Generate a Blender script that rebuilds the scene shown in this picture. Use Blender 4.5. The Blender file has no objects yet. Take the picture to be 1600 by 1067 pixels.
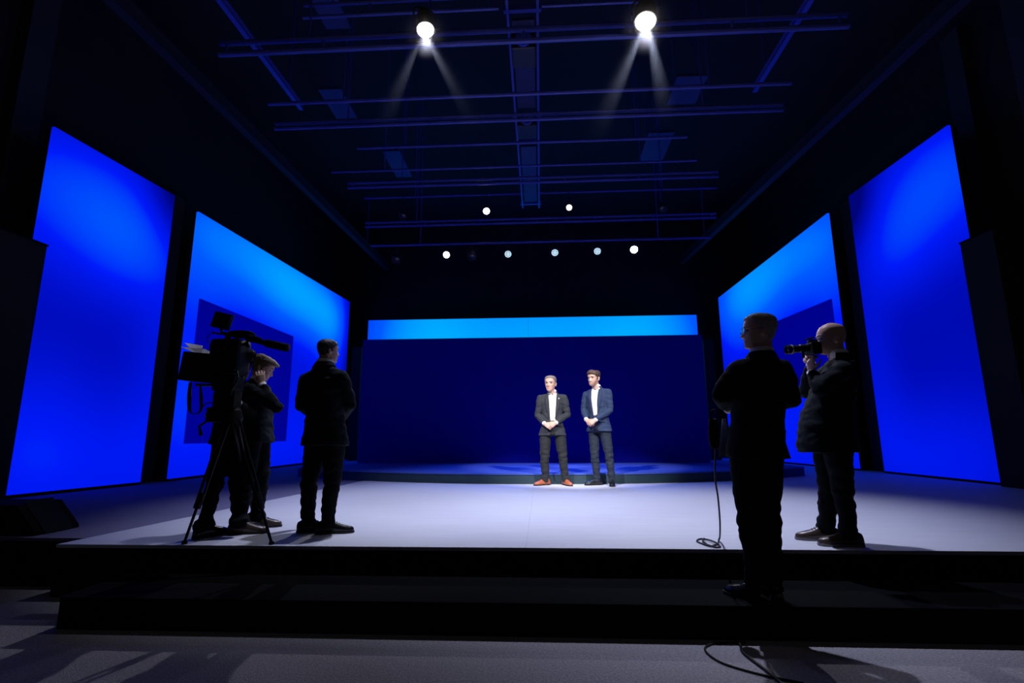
import bpy, bmesh, math, random
import numpy as np
from mathutils import Vector, Matrix, noise
from mathutils.bvhtree import BVHTree

random.seed(7)
scn = bpy.context.scene
COL = scn.collection
V = Vector

# ------------------------------------------------------------------ camera
cam_d = bpy.data.cameras.new('camera')
cam_d.sensor_width = 36.0
cam_d.lens = 18.045
cam_d.clip_start = 0.05
cam_d.clip_end = 200
cam = bpy.data.objects.new('camera', cam_d)
COL.objects.link(cam)
RT = V((0.99848, 0.05492, -0.00464)); UP = V((0.01437, -0.17828, 0.98387)); FW = V((-0.05321, 0.98245, 0.1788))
m = Matrix.Identity(4)
for i in range(3):
    m[i][0] = RT[i]; m[i][1] = UP[i]; m[i][2] = -FW[i]
m[0][3], m[1][3], m[2][3] = 0.0, 0.0, 1.19
cam.matrix_world = m
scn.camera = cam

# ------------------------------------------------------------------ world, view
w = bpy.data.worlds.new('world'); scn.world = w
w.use_nodes = True
wn = w.node_tree
wn.nodes['Background'].inputs['Color'].default_value = (0, 0, 0.004, 1)
wn.nodes['Background'].inputs['Strength'].default_value = 0.0
HZ = 0.075           # density of the haze cones that form the beams of the two large lamps
scn.view_settings.view_transform = 'Standard'
scn.view_settings.look = 'None'
scn.view_settings.exposure = 0.0
scn.view_settings.gamma = 1.0
scn.view_settings.use_curve_mapping = False

# light levels (watts of the lamps that hang in the rig)
P_BIG = 1250.0       # the two large spotlights over the stage front
P_KEY = 4200.0      # the two front spotlights behind the camera, on the two speakers
P_PAR_BLUE = 420.0  # blue cans over the riser
P_PAR_WHITE = 420.0
P_MID = 60.0

# ------------------------------------------------------------------ helpers
def srgb(r, g, b):
    f = lambda c: (c / 255 / 12.92) if c / 255 <= 0.04045 else ((c / 255 + 0.055) / 1.055) ** 2.4
    return (f(r), f(g), f(b), 1.0)

MATS = {}
def mat(name, base=(0.5, 0.5, 0.5), rough=0.6, metal=0.0, bump=0.0, bscale=200.0, var=0.0, vscale=8.0, spec=0.5, emit=None, estr=0.0, sheen=0.0, stretch=None):
    if name in MATS:
        return MATS[name]
    mt = bpy.data.materials.new(name); mt.use_nodes = True
    nt = mt.node_tree; b = nt.nodes['Principled BSDF']
    c = tuple(base[:3]) + (1,)
    b.inputs['Base Color'].default_value = c
    b.inputs['Roughness'].default_value = rough
    b.inputs['Metallic'].default_value = metal
    b.inputs['Specular IOR Level'].default_value = spec
    if sheen:
        b.inputs['Sheen Weight'].default_value = sheen
        b.inputs['Sheen Roughness'].default_value = 0.5
    if emit:
        b.inputs['Emission Color'].default_value = tuple(emit[:3]) + (1,)
        b.inputs['Emission Strength'].default_value = estr
    tc = nt.nodes.new('ShaderNodeTexCoord')
    src = tc.outputs['Object']
    if stretch:
        mp = nt.nodes.new('ShaderNodeMapping'); mp.inputs['Scale'].default_value = stretch
        nt.links.new(src, mp.inputs['Vector']); src = mp.outputs['Vector']
    if var > 0:
        n = nt.nodes.new('ShaderNodeTexNoise'); n.inputs['Scale'].default_value = vscale; n.inputs['Detail'].default_value = 5
        nt.links.new(src, n.inputs['Vector'])
        mx = nt.nodes.new('ShaderNodeMix'); mx.data_type = 'RGBA'
        mx.inputs['A'].default_value = tuple(x * (1 - var) for x in c[:3]) + (1,)
        mx.inputs['B'].default_value = tuple(min(1, x * (1 + var)) for x in c[:3]) + (1,)
        nt.links.new(n.outputs['Fac'], mx.inputs['Factor']); nt.links.new(mx.outputs['Result'], b.inputs['Base Color'])
    if bump > 0:
        n2 = nt.nodes.new('ShaderNodeTexNoise'); n2.inputs['Scale'].default_value = bscale; n2.inputs['Detail'].default_value = 3
        nt.links.new(src, n2.inputs['Vector'])
        bp = nt.nodes.new('ShaderNodeBump'); bp.inputs['Strength'].default_value = bump; bp.inputs['Distance'].default_value = 0.01
        nt.links.new(n2.outputs['Fac'], bp.inputs['Height']); nt.links.new(bp.outputs['Normal'], b.inputs['Normal'])
    MATS[name] = mt
    return mt

def glow_field_mat(name, axis, blobs, ramp, strength=1.0):
    """emissive panel with a soft colour field; blobs = (a0, z0, sa, sz, weight) in metres"""
    mt = bpy.data.materials.new(name); mt.use_nodes = True
    nt = mt.node_tree; N = nt.nodes; L = nt.links
    N.remove(N['Principled BSDF'])
    g = N.new('ShaderNodeNewGeometry'); sp = N.new('ShaderNodeSeparateXYZ'); L.new(g.outputs['Position'], sp.inputs[0])
    def mth(op, a, b=None):
        n = N.new('ShaderNodeMath'); n.operation = op
        for i, q in enumerate((a, b)):
            if q is None: continue
            if isinstance(q, (int, float)): n.inputs[i].default_value = q
            else: L.new(q, n.inputs[i])
        return n.outputs[0]
    tot = None
    for a0, z0, sa, sz, wt in blobs:
        da = mth('MULTIPLY', mth('SUBTRACT', sp.outputs[axis], a0), 1 / sa)
        dz = mth('MULTIPLY', mth('SUBTRACT', sp.outputs['Z'], z0), 1 / sz)
        e = mth('ADD', mth('MULTIPLY', da, da), mth('MULTIPLY', dz, dz))
        v = mth('MULTIPLY', mth('POWER', 2.718, mth('MULTIPLY', e, -1.0)), wt)
        tot = v if tot is None else mth('ADD', tot, v)
    cr = N.new('ShaderNodeValToRGB'); L.new(tot, cr.inputs[0])
    el = cr.color_ramp.elements
    el[0].position, el[0].color = ramp[0][0], ramp[0][1]
    el[1].position, el[1].color = ramp[-1][0], ramp[-1][1]
    for p, c in ramp[1:-1]:
        e = el.new(p); e.color = c
    em = N.new('ShaderNodeEmission'); em.inputs['Strength'].default_value = strength
    L.new(cr.outputs[0], em.inputs['Color'])
    L.new(em.outputs[0], N['Material Output'].inputs['Surface'])
    MATS[name] = mt
    return mt

class MB:
    """collects shapes of ONE part"""
    def __init__(s): s.v = []; s.f = []
    def add(s, vs, fs):
        o = len(s.v); s.v += [tuple(p) for p in vs]; s.f += [tuple(i + o for i in f) for f in fs]; return s
    def box(s, c, size, rot=None, bev=0.0):
        bm = bmesh.new(); bmesh.ops.create_cube(bm, size=1.0)
        for v in bm.verts: v.co = V((v.co.x * size[0], v.co.y * size[1], v.co.z * size[2]))
        if bev > 0: bmesh.ops.bevel(bm, geom=bm.edges[:], offset=bev, segments=2, affect='EDGES', profile=0.6)
        bm.verts.index_update()
        M = rot if rot is not None else Matrix.Identity(3)
        s.add([M @ v.co + V(c) for v in bm.verts], [[v.index for v in f.verts] for f in bm.faces]); bm.free(); return s
    def loft(s, rings, cap=True):
        n = len(rings[0]); o = len(s.v)
        for r in rings: s.v += [tuple(p) for p in r]
        for k in range(len(rings) - 1):
            for i in range(n):
                j = (i + 1) % n
                s.f.append((o + k * n + i, o + k * n + j, o + (k + 1) * n + j, o + (k + 1) * n + i))
        if cap:
            s.f.append(tuple(o + i for i in range(n))[::-1]); e = o + (len(rings) - 1) * n
            s.f.append(tuple(e + i for i in range(n)))
        return s
    def tube(s, pts, rad, n=10, cap=True, flat=1.0, fdir=None, sub=0):
        pts = [V(p) for p in pts]
        rads = list(rad) if isinstance(rad, (list, tuple)) else [rad] * len(pts)
        if sub: pts, rads = spline(pts, rads, sub)
        rings = []; u = None
        for i, p in enumerate(pts):
            t = (pts[min(i + 1, len(pts) - 1)] - pts[max(i - 1, 0)])
            t = t.normalized() if t.length > 1e-9 else V((0, 0, 1))
            if u is None:
                a = V(fdir) if fdir is not None else (V((0, 0, 1)) if abs(t.z) < .9 else V((1, 0, 0)))
                u = (a - t * a.dot(t)).normalized()
            else: u = (u - t * u.dot(t)).normalized()
            w_ = t.cross(u)
            rings.append([p + (u * math.cos(q) * flat + w_ * math.sin(q)) * rads[i] for q in [2 * math.pi * k / n for k in range(n)]])
        return s.loft(rings, cap)
    def sphere(s, c, r, nu=16, nv=10, M=None):
        rr = r if isinstance(r, (tuple, list)) else (r, r, r)
        rings = []
        for j in range(1, nv):
            th = math.pi * j / nv
            ring = []
            for i in range(nu):
                a = 2 * math.pi * i / nu
                q = V((rr[0] * math.sin(th) * math.cos(a), rr[1] * math.sin(th) * math.sin(a), -rr[2] * math.cos(th)))
                ring.append(V(c) + (M @ q if M is not None else q))
            rings.append(ring)
        return s.loft(rings)
    def lathe(s, prof, n=20, M=None, o=(0, 0, 0)):
        rings = []
        for r, z in prof:
            rings.append([V(o) + (M @ V((r * math.cos(a), r * math.sin(a), z)) if M is not None else V((r * math.cos(a), r * math.sin(a), z))) for a in [2 * math.pi * k / n for k in range(n)]])
        return s.loft(rings)
    def prism(s, poly, z0, z1):
        n = len(poly)
        return s.add([(x, y, z0) for x, y in poly] + [(x, y, z1) for x, y in poly],
                     [tuple(range(n))[::-1], tuple(range(n, 2 * n))] + [(i, (i + 1) % n, n + (i + 1) % n, n + i) for i in range(n)])
    def mesh(s, name):
        me = bpy.data.meshes.new(name); me.from_pydata(s.v, [], s.f); me.update()
        bm = bmesh.new(); bm.from_mesh(me); bmesh.ops.recalc_face_normals(bm, faces=bm.faces[:]); bm.to_mesh(me); bm.free()
        return me
    def build(s, name, material, parent=None, smooth=False, solid=0.0):
        return link(name, s.mesh(name), material, parent, smooth, solid)

def link(name, me, material, parent=None, smooth=False, solid=0.0):
    o = bpy.data.objects.new(name, me); COL.objects.link(o)
    if material is not None:
        me.materials.clear(); me.materials.append(material)
    if smooth:
        me.polygons.foreach_set('use_smooth', [True] * len(me.polygons))
    if parent is not None: o.parent = parent
    if solid:
        md = o.modifiers.new('thickness', 'SOLIDIFY'); md.thickness = solid; md.offset = 0
    return o

def spline(pts, rads, sub):
    P = []; R_ = []
    n = len(pts)
    for i in range(n - 1):
        p0, p1, p2, p3 = pts[max(i - 1, 0)], pts[i], pts[i + 1], pts[min(i + 2, n - 1)]
        for k in range(sub):
            t = k / sub
            P.append(0.5 * ((2 * p1) + (p2 - p0) * t + (2 * p0 - 5 * p1 + 4 * p2 - p3) * t * t + (3 * p1 - p0 - 3 * p2 + p3) * t ** 3))
            R_.append(rads[i] * (1 - t) + rads[i + 1] * t)
    P.append(pts[-1]); R_.append(rads[-1])
    return P, R_

def empty(name, loc, rz=0.0):
    o = bpy.data.objects.new(name, None); COL.objects.link(o); o.location = loc; o.rotation_euler = (0, 0, rz); o.empty_display_size = 0.1
    return o
def tag(o, label, cat=None, group=None, kind=None):
    o['label'] = label
    if cat: o['category'] = cat
    if group: o['group'] = group
    if kind: o['kind'] = kind
    return o
def struct(o, label=None):
    o['kind'] = 'structure'
    if label: o['label'] = label
    return o
def look_rot(d, up=(0, 0, 1)):
    """matrix whose +Z looks along d"""
    z = V(d).normalized(); x = V(up).cross(z)
    if x.length < 1e-5: x = V((1, 0, 0))
    x.normalize(); y = z.cross(x)
    return Matrix((x, y, z)).transposed()
def spot(name, loc, target, power, cone, blend=0.6, color=(1, 1, 1), size=0.06, parent=None):
    d = bpy.data.lights.new(name, 'SPOT'); d.energy = power; d.spot_size = math.radians(cone); d.spot_blend = blend
    d.color = color; d.shadow_soft_size = size
    o = bpy.data.objects.new(name, d); COL.objects.link(o)
    dirv = (V(target) - V(loc)).normalized()
    o.rotation_mode = 'QUATERNION'; o.rotation_quaternion = dirv.to_track_quat('-Z', 'Y')
    o.location = V(loc) - (V(parent.location) if parent is not None else V((0, 0, 0)))
    if parent is not None: o.parent = parent
    return o

# ------------------------------------------------------------------ materials
M_black = mat('black_wall_paint', (0.010, 0.010, 0.012), 0.9, bump=0.15, bscale=60, var=0.3, vscale=2)
M_drape = mat('black_masking_fabric', (0.008, 0.008, 0.010), 0.95, bump=0.2, bscale=40, var=0.3)
M_carpet = mat('charcoal_carpet', (0.48, 0.45, 0.50), 0.97, bump=1.0, bscale=110, var=0.65, vscale=75, spec=0.15)
M_wing = mat('dark_blue_grey_carpet', (0.20, 0.19, 0.32), 0.95, bump=0.5, bscale=160, var=0.2, vscale=30, spec=0.15)
M_deck = mat('pale_grey_stage_vinyl', (0.60, 0.60, 0.66), 0.62, bump=0.06, bscale=30, var=0.10, vscale=3.0, spec=0.35, stretch=(0.6, 5.0, 1.0))
M_skirt = mat('black_stage_skirt', (0.004, 0.004, 0.005), 0.9, spec=.1, bump=0.1, bscale=30)
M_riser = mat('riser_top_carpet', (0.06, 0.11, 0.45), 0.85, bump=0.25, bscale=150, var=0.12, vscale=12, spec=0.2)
M_riser_face = mat('riser_fascia', (0.016, 0.045, 0.065), 0.6, bump=0.05, bscale=20)
M_backblue = mat('deep_blue_panel', (0.002, 0.004, 0.36), 0.85, spec=.1, bump=0.04, bscale=25, var=0.05, vscale=2)
M_steel = mat('rig_steel_blue_light_tint', (0.055, 0.065, 0.40), 0.45, metal=0.15, bump=0.05, bscale=40)  # blue light caught by the pipes is put into the base colour
M_tray = mat('duct_metal_blue_light_tint', (0.025, 0.028, 0.12), 0.6, metal=0.1, bump=0.05, bscale=20, var=0.2)  # tray and baffles: blue light on them painted into the metal colour
M_lampbody = mat('black_lamp_body', (0.02, 0.02, 0.022), 0.5, bump=0.04, bscale=80)
M_glass_w = mat('lit_lamp_lens', (1, 1, 1), 0.2, emit=(1.0, 0.93, 0.86), estr=30.0)
M_led_w = mat('lit_white_led', (1, 1, 1), 0.2, emit=(1.0, 0.94, 0.84), estr=5.0)
M_led_b = mat('lit_blue_white_led', (1, 1, 1), 0.2, emit=(0.55, 0.80, 1.0), estr=2.4)
M_off = mat('unlit_lamp_glass', (0.03, 0.03, 0.04), 0.12)

# ------------------------------------------------------------------ room shell
S = 0.38       # stage level
fl = struct(MB().box((0, 6.0, -0.05), (20, 28, 0.1)).build('floor', M_carpet), 'charcoal carpeted hall floor in front of the stage')
struct(MB().box((-8.3, 6.0, 4.75), (0.2, 28, 9.5)).build('wall_left', M_black), 'black painted side wall on the left')
struct(MB().box((8.3, 6.0, 4.75), (0.2, 28, 9.5)).build('wall_right', M_black), 'black painted side wall on the right')
struct(MB().box((0, 19.4, 4.75), (16.8, 0.2, 9.5)).build('wall_back', M_black), 'black wall behind the stage')
struct(MB().box((0, -7.0, 4.75), (16.8, 0.2, 9.5)).build('wall_front', M_black), 'black wall behind the audience')
struct(MB().box((0, 6.0, 9.45), (16.8, 28, 0.1)).build('ceiling', M_black), 'black ceiling high above the lighting rig')

# ------------------------------------------------------------------ stage, step, wing, riser
stage = empty('stage_platform', (1.6, 3.96, 0))
def loc(poly, o): return [(x - o[0], y - o[1]) for x, y in poly]
o2 = (1.6, 3.96)
left = lambda y: -3.72 + (y - 3.98) * 0.09
poly = [(left(3.96), 3.96), (7.6, 3.93), (7.6, 18.6), (left(18.6) , 18.6)]
MB().prism(loc(poly, o2), 0.0, S - 0.025).build('skirt', M_skirt, stage)
seam = -0.12
MB().prism(loc([(left(3.96), 3.955), (seam - .0005, 3.945), (seam - .0005, 18.6), (left(18.6), 18.6)], o2), S - 0.025, S).build('deck_panel', M_deck, stage)
MB().prism(loc([(seam + .0005, 3.945), (7.6, 3.925), (7.6, 18.6), (seam + .0005, 18.6)], o2), S - 0.025, S).build('deck_panel', M_deck, stage)
tag(stage, 'wide low stage with pale grey deck and black front skirt', 'stage')

step = empty('stage_step', (1.6, 3.32, 0))
MB().box((0.52, 0.310, 0.0925), (10.36, 0.59, 0.185)).build('riser_body', M_skirt, step)
MB().box((0.52, 0.308, 0.1875), (10.38, 0.60, 0.005)).build('tread', mat('black_rubber_tread', (0.004, 0.004, 0.005), 0.95, spec=.05, bump=0.3, bscale=120), step)
tag(step, 'long black step running along the foot of the stage front', 'step')

wing = empty('wing_platform', (-5.6, 4.2, 0))
wl = [(-7.9, 4.22), (left(4.22) - .005, 4.22), (left(18.6) - .005, 18.6), (-7.9, 18.6)]
MB().prism(loc(wl, (-5.6, 4.2)), 0.0, S - 0.03).build('fascia', M_skirt, wing)
MB().prism(loc(wl, (-5.6, 4.2)), S - 0.03, S - 0.006).build('deck', M_wing, wing)
tag(wing, 'dark blue grey carpeted side platform between pale stage and left screens', 'platform')

# curved riser
def arc_front(n=40):
    pts = []
    for k in range(n + 1):
        x = -4.95 + (5.10 + 4.95) * k / n
        q = (x - 0.05) / 5.0
        pts.append((x, 8.83 + 1.68 * abs(q) ** 2.2))
    return pts
rz = empty('riser', (0, 10.6, S))
front = arc_front()
rp = front + [(5.10, 13.2), (-4.95, 13.2)]
MB().prism(loc(rp, (0, 10.6)), 0.0, 0.150).build('fascia', M_riser_face, rz)
rp2 = [(x, y - 0.012) for x, y in front] + [(5.11, 13.2), (-4.96, 13.2)]
MB().prism(loc(rp2, (0, 10.6)), 0.150, 0.172).build('riser_top', M_riser, rz)
tag(rz, 'low curved riser with dark fascia across the rear of the stage', 'riser')
RZ = S + 0.172

# ------------------------------------------------------------------ screens and flats
RB = [(0.0, srgb(0, 4, 120)), (0.25, srgb(0, 12, 190)), (0.5, srgb(0, 26, 250)), (0.75, srgb(0, 90, 255)), (1.0, srgb(0, 160, 255))]
def wall_slab(mb, p0, p1, z0, z1, th, side):
    """vertical slab with face from p0 to p1 (XY) and thickness th away from the stage"""
    a = V((p0[0], p0[1], 0)); b = V((p1[0], p1[1], 0)); d = (b - a).normalized(); n = V((d.y, -d.x, 0)) * side
    pts = []
    z0 = z0 if isinstance(z0, tuple) else (z0, z0); z1 = z1 if isinstance(z1, tuple) else (z1, z1)
    for off in (0, th):
        for q, zz in ((a, z0[0]), (b, z0[1]), (b, z1[1]), (a, z1[0])):
            pts.append(q + n * off + V((0, 0, zz)))
    return mb.add(pts, [(0, 1, 2, 3), (7, 6, 5, 4), (0, 4, 5, 1), (1, 5, 6, 2), (2, 6, 7, 3), (3, 7, 4, 0)])

def screen(name, label, p0, p1, zt, mt, side, splits=()):
    """p0 near, p1 far; splits = heights of panel seams"""
    root = empty(name, ((p0[0] + p1[0]) / 2, (p0[1] + p1[1]) / 2, S))
    oo = root.location
    q0 = (p0[0] - oo.x, p0[1] - oo.y); q1 = (p1[0] - oo.x, p1[1] - oo.y)
    zt = zt if isinstance(zt, tuple) else (zt, zt)
    lv = [0.04] + [s_ - S for s_ in splits] + [None]
    for a, b in zip(lv[:-1], lv[1:]):
        z0 = a if a == 0.04 else a + 0.006
        z1 = (zt[0] - S, zt[1] - S) if b is None else b
        wall_slab(MB(), q0, q1, z0, z1, 0.05, side).build('emissive_panel', mt, root)
    fr = MB()
    wall_slab(fr, (q0[0] - side * -0.0, q0[1]), q1, 0.0, 0.038, 0.12, side)
    fr.build('base_rail', M_skirt, root)
    bk = MB()
    n = V((q1[1] - q0[1], -(q1[0] - q0[0]), 0)).normalized() * side * 0.052
    wall_slab(bk, (q0[0] + n.x, q0[1] + n.y), (q1[0] + n.x, q1[1] + n.y), 0.0, (zt[0] - S - .01, zt[1] - S - .01), 0.10, side).build('back_frame', M_drape, root)
    tag(root, label, 'screen', 'tall blue side screens')
    return root

m_ol = glow_field_mat('screen_gradient_outer_left', 'Y', [(7.3, 4.9, 2.4, 1.35, .60), (8.0, 4.3, .9, .9, .16), (7.9, 0.6, 3, 1.3, .40), (9.0, 2.8, .8, 2.0, .22), (7.0, 2.4, 2.5, 1.6, .16), (6.9, 1.4, .8, 1.2, .12), (9.0, 5.8, .7, 1.0, -.45)], RB)  # emission colour follows soft blobs across each screen face
m_il = glow_field_mat('screen_gradient_inner_left', 'Y', [(12.0, 5.5, 6.0, 1.7, .78), (14.6, 5.0, 3.0, 1.3, .30), (9.3, 3.0, 1.5, 2.5, .25), (13, 1.2, 7, 2.2, .48), (18.0, 5.0, .5, 5, -.2), (16.6, 4.4, 1.6, 1.8, .30)], RB)
m_or = glow_field_mat('screen_gradient_outer_right', 'Y', [(8.9, 5.6, 2.4, 1.5, .62), (10.2, 4.6, 1.0, 1.0, .18), (9.9, 0.6, 3, 1.3, .40), (11.2, 2.8, .8, 2.0, .22), (9.0, 2.6, 2.5, 1.6, .16), (11.4, 6.4, .8, 1.0, -.40)], RB)
m_ir = glow_field_mat('screen_gradient_inner_right', 'Y', [(14.0, 6.0, 5.5, 1.9, .78), (16.8, 5.0, 2.4, 2.0, .34), (12.0, 3.2, 1.3, 2.5, .22), (15, 1.2, 7, 2.2, .48)], RB)
m_bk = glow_field_mat('screen_gradient_back', 'X', [(-4.2, 4.6, 3.6, 4, .92), (3.8, 4.6, 3.8, 4, .92), (-.2, 4.6, 2.4, 4, .35)], RB[:-1] + [(1.0, srgb(0, 182, 255))])
screen('glowing_screen', 'outer left screen glowing royal blue with a faint cross seam', (-7.20, 6.60), (-6.89, 8.76), (5.76, 5.70), m_ol, -1, (3.87,))
screen('glowing_screen', 'inner left screen glowing blue to cyan behind the broadcast camera', (-6.84, 9.39), (-6.93, 17.95), (5.66, 6.02), m_il, -1)
screen('glowing_screen', 'outer right screen glowing royal blue beyond the bald photographer', (7.15, 8.53), (7.05, 11.27), (6.46, 6.48), m_or, 1, (4.32,))
screen('glowing_screen', 'inner right screen glowing blue to cyan behind the two men on the right', (6.97, 12.02), (6.42, 18.2), (6.41, 5.98), m_ir, 1)
# back screen
bs = empty('glowing_screen', (-0.34, 18.25, S))
for x0, x1 in ((-6.31, -0.40), (-0.394, 5.63)):
    MB().box(((x0 + x1) / 2 + .34, 0.03, 2.52), (x1 - x0, 0.06, 4.97)).build('emissive_panel', m_bk, bs)
MB().box((0, 0.12, 2.5), (11.9, 0.1, 4.95)).build('back_frame', M_drape, bs)
tag(bs, 'wide cyan screen showing as a strip above the dark blue backdrop', 'screen')

# dark blue backdrop wall on the riser
bw = empty('backdrop_panel', (-0.235, 12.16, RZ))
MB().box((0, 0.06, 1.475), (8.15, 0.12, 2.95), bev=0.006).build('panel', M_backblue, bw)
for sx in (-3.4, 0, 3.4):
    MB().tube([(sx, 0.15, 0.02), (sx, 0.15, 2.7)], 0.03).build('strut', M_steel, bw)
    MB().tube([(sx, 0.15, 2.2), (sx, 0.85, 0.03)], 0.025).build('brace', M_steel, bw)
tag(bw, 'long dark navy blue backdrop wall standing on the riser behind the speakers', 'backdrop')

# dark blue inset panels before the side screens; emission replaces the light they catch
m_in = glow_field_mat('inset_painted_glow', 'Y', [(11, 2.4, 8, 4, .5)], [(0, srgb(0, 0, 110)), (1.0, srgb(0, 4, 175))])
def inset(label, x0, y0, x1, y1, z0, z1, side):
    r = empty('inset_panel', ((x0 + x1) / 2, (y0 + y1) / 2, z0))
    q0 = (x0 - r.location.x, y0 - r.location.y); q1 = (x1 - r.location.x, y1 - r.location.y)
    wall_slab(MB(), q0, q1, 0.0, z1 - z0, 0.03, side).build('emissive_panel', m_in, r)
    n = V((q1[1] - q0[1], -(q1[0] - q0[0]), 0)).normalized() * side
    for t in (0.2, 0.8):
        p = V((q0[0] + (q1[0] - q0[0]) * t, q0[1] + (q1[1] - q0[1]) * t, (z1 - z0) / 2)) + n * 0.05
        MB().box(p, (0.06, 0.1, (z1 - z0) * .8)).build('bracket', M_steel, r)
    tag(r, label, 'screen', 'dark blue inset panels')
inset('dark blue square panel on the left screen behind the broadcast camera', -6.76, 9.60, -6.80, 13.62, 1.05, 3.90, -1)
inset('dark blue square panel on the right screen behind the photographer', 6.86, 12.10, 6.62, 15.4, 2.25, 4.30, 1)

# black masking flats
def flat(label, cx, cy, sx, sy, z0, z1, folds=0, grp='black masking flats'):
    r = empty('masking_flat', (cx, cy, z0))
    MB().box((0, 0, (z1 - z0) / 2), (sx, sy, z1 - z0), bev=0.01).build('body', M_drape, r)
    MB().box((0, 0, (z1 - z0) + .012), (sx + .02, sy + .02, .024)).build('cap_rail', M_skirt, r)
    tag(r, label, 'flat', grp)
    return r
flat('black tower flat overlapping the near edge of the outer left screen', -7.42, 6.25, 0.88, 0.66, S - .006, 3.86)
flat('black tower flat overlapping the near edge of the outer right screen', 7.42, 8.19, 0.84, 0.62, S, 4.27)
flat('black upright flat filling the gap between the two left screens', -7.28, 9.07, 0.3, 0.60, S - .006, 5.9)
flat('black upright flat filling the gap between the two right screens', 7.42, 11.65, 0.3, 0.72, S, 6.6)
flat('black upright flat left of the navy backdrop wall', -5.89, 16.2, 0.30, 0.3, S - .006, 4.0)
flat('black upright flat right of the navy backdrop wall', 5.26, 16.2, 0.30, 0.3, S, 4.1)
# wall pilasters above the flats
for x, y, lab in ((-8.1, 6.9, 'dark wall pilaster above the left tower flat'), (-8.1, 5.7, 'dark wall pilaster at the left edge of the view'),
                  (8.1, 9.2, 'dark wall pilaster above the right tower flat'), (8.1, 7.9, 'dark wall pilaster at the right edge of the view')):
    p = MB().box((0, 0, 4.2), (0.2, 0.42, 8.4), bev=.01).build('wall_pilaster', mat('dark_grey_wall_panel', (0.035, 0.035, 0.04), 0.7, bump=.05, bscale=20))
    p.location = (x, y, 0.4); struct(p, lab)

# ------------------------------------------------------------------ ceiling rig
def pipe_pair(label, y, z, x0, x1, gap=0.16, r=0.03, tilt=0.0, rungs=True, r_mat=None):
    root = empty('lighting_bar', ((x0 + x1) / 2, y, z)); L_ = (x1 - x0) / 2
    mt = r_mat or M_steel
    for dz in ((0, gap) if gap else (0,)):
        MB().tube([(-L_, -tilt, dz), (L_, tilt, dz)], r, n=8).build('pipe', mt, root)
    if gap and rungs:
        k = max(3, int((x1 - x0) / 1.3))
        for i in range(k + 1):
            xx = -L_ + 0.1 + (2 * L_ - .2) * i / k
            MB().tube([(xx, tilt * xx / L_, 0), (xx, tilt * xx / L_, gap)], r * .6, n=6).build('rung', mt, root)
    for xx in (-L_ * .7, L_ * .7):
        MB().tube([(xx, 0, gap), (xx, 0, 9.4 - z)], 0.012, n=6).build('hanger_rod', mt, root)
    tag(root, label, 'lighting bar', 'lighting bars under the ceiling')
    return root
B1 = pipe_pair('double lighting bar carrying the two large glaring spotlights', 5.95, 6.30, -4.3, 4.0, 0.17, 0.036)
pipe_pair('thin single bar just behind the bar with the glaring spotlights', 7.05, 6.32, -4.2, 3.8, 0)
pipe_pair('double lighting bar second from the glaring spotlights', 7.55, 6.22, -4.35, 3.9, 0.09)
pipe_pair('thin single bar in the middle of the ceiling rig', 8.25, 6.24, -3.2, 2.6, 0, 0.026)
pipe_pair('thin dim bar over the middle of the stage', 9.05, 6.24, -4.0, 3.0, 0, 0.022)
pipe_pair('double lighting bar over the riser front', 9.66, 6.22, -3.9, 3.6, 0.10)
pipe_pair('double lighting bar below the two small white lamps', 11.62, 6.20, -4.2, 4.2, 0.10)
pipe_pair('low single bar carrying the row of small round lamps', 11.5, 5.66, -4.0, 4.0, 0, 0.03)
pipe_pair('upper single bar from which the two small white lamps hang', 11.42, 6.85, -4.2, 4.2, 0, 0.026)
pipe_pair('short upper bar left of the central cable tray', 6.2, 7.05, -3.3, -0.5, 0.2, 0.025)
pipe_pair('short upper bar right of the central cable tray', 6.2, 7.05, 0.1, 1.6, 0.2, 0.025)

# central cable tray with hoists
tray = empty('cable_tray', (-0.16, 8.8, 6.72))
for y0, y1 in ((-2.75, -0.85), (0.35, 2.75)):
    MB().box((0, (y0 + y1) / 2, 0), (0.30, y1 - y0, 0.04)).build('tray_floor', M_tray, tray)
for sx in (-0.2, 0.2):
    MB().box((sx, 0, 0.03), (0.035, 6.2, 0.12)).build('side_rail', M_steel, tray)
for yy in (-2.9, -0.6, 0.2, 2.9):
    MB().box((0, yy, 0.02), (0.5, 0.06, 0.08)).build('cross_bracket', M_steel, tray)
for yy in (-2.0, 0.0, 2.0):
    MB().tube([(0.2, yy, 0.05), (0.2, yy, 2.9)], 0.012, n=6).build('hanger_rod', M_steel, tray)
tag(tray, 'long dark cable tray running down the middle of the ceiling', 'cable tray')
for yy, lab in ((6.4, 'black chain hoist on the cable tray nearest the glaring spotlights'), (8.2, 'black chain hoist halfway along the cable tray')):
    h = empty('chain_hoist', (-0.16, yy, 6.52))
    MB().box((0, 0, 0.0), (0.34, 0.42, 0.24), bev=0.03).build('motor_housing', M_lampbody, h)
    MB().lathe([(0.0, -.13), (0.09, -.13), (0.11, -.02), (0.11, 0.05), (0, .05)], M=Matrix.Rotation(math.pi / 2, 3, 'X'), o=(0, -.2, 0)).build('chain_drum', M_steel, h)
    MB().tube([(0, 0, 0.1), (0, 0, 0.185)], 0.03, n=8).build('hook', M_steel, h)
    tag(h, lab, 'hoist', 'chain hoists on the cable tray')

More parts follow.
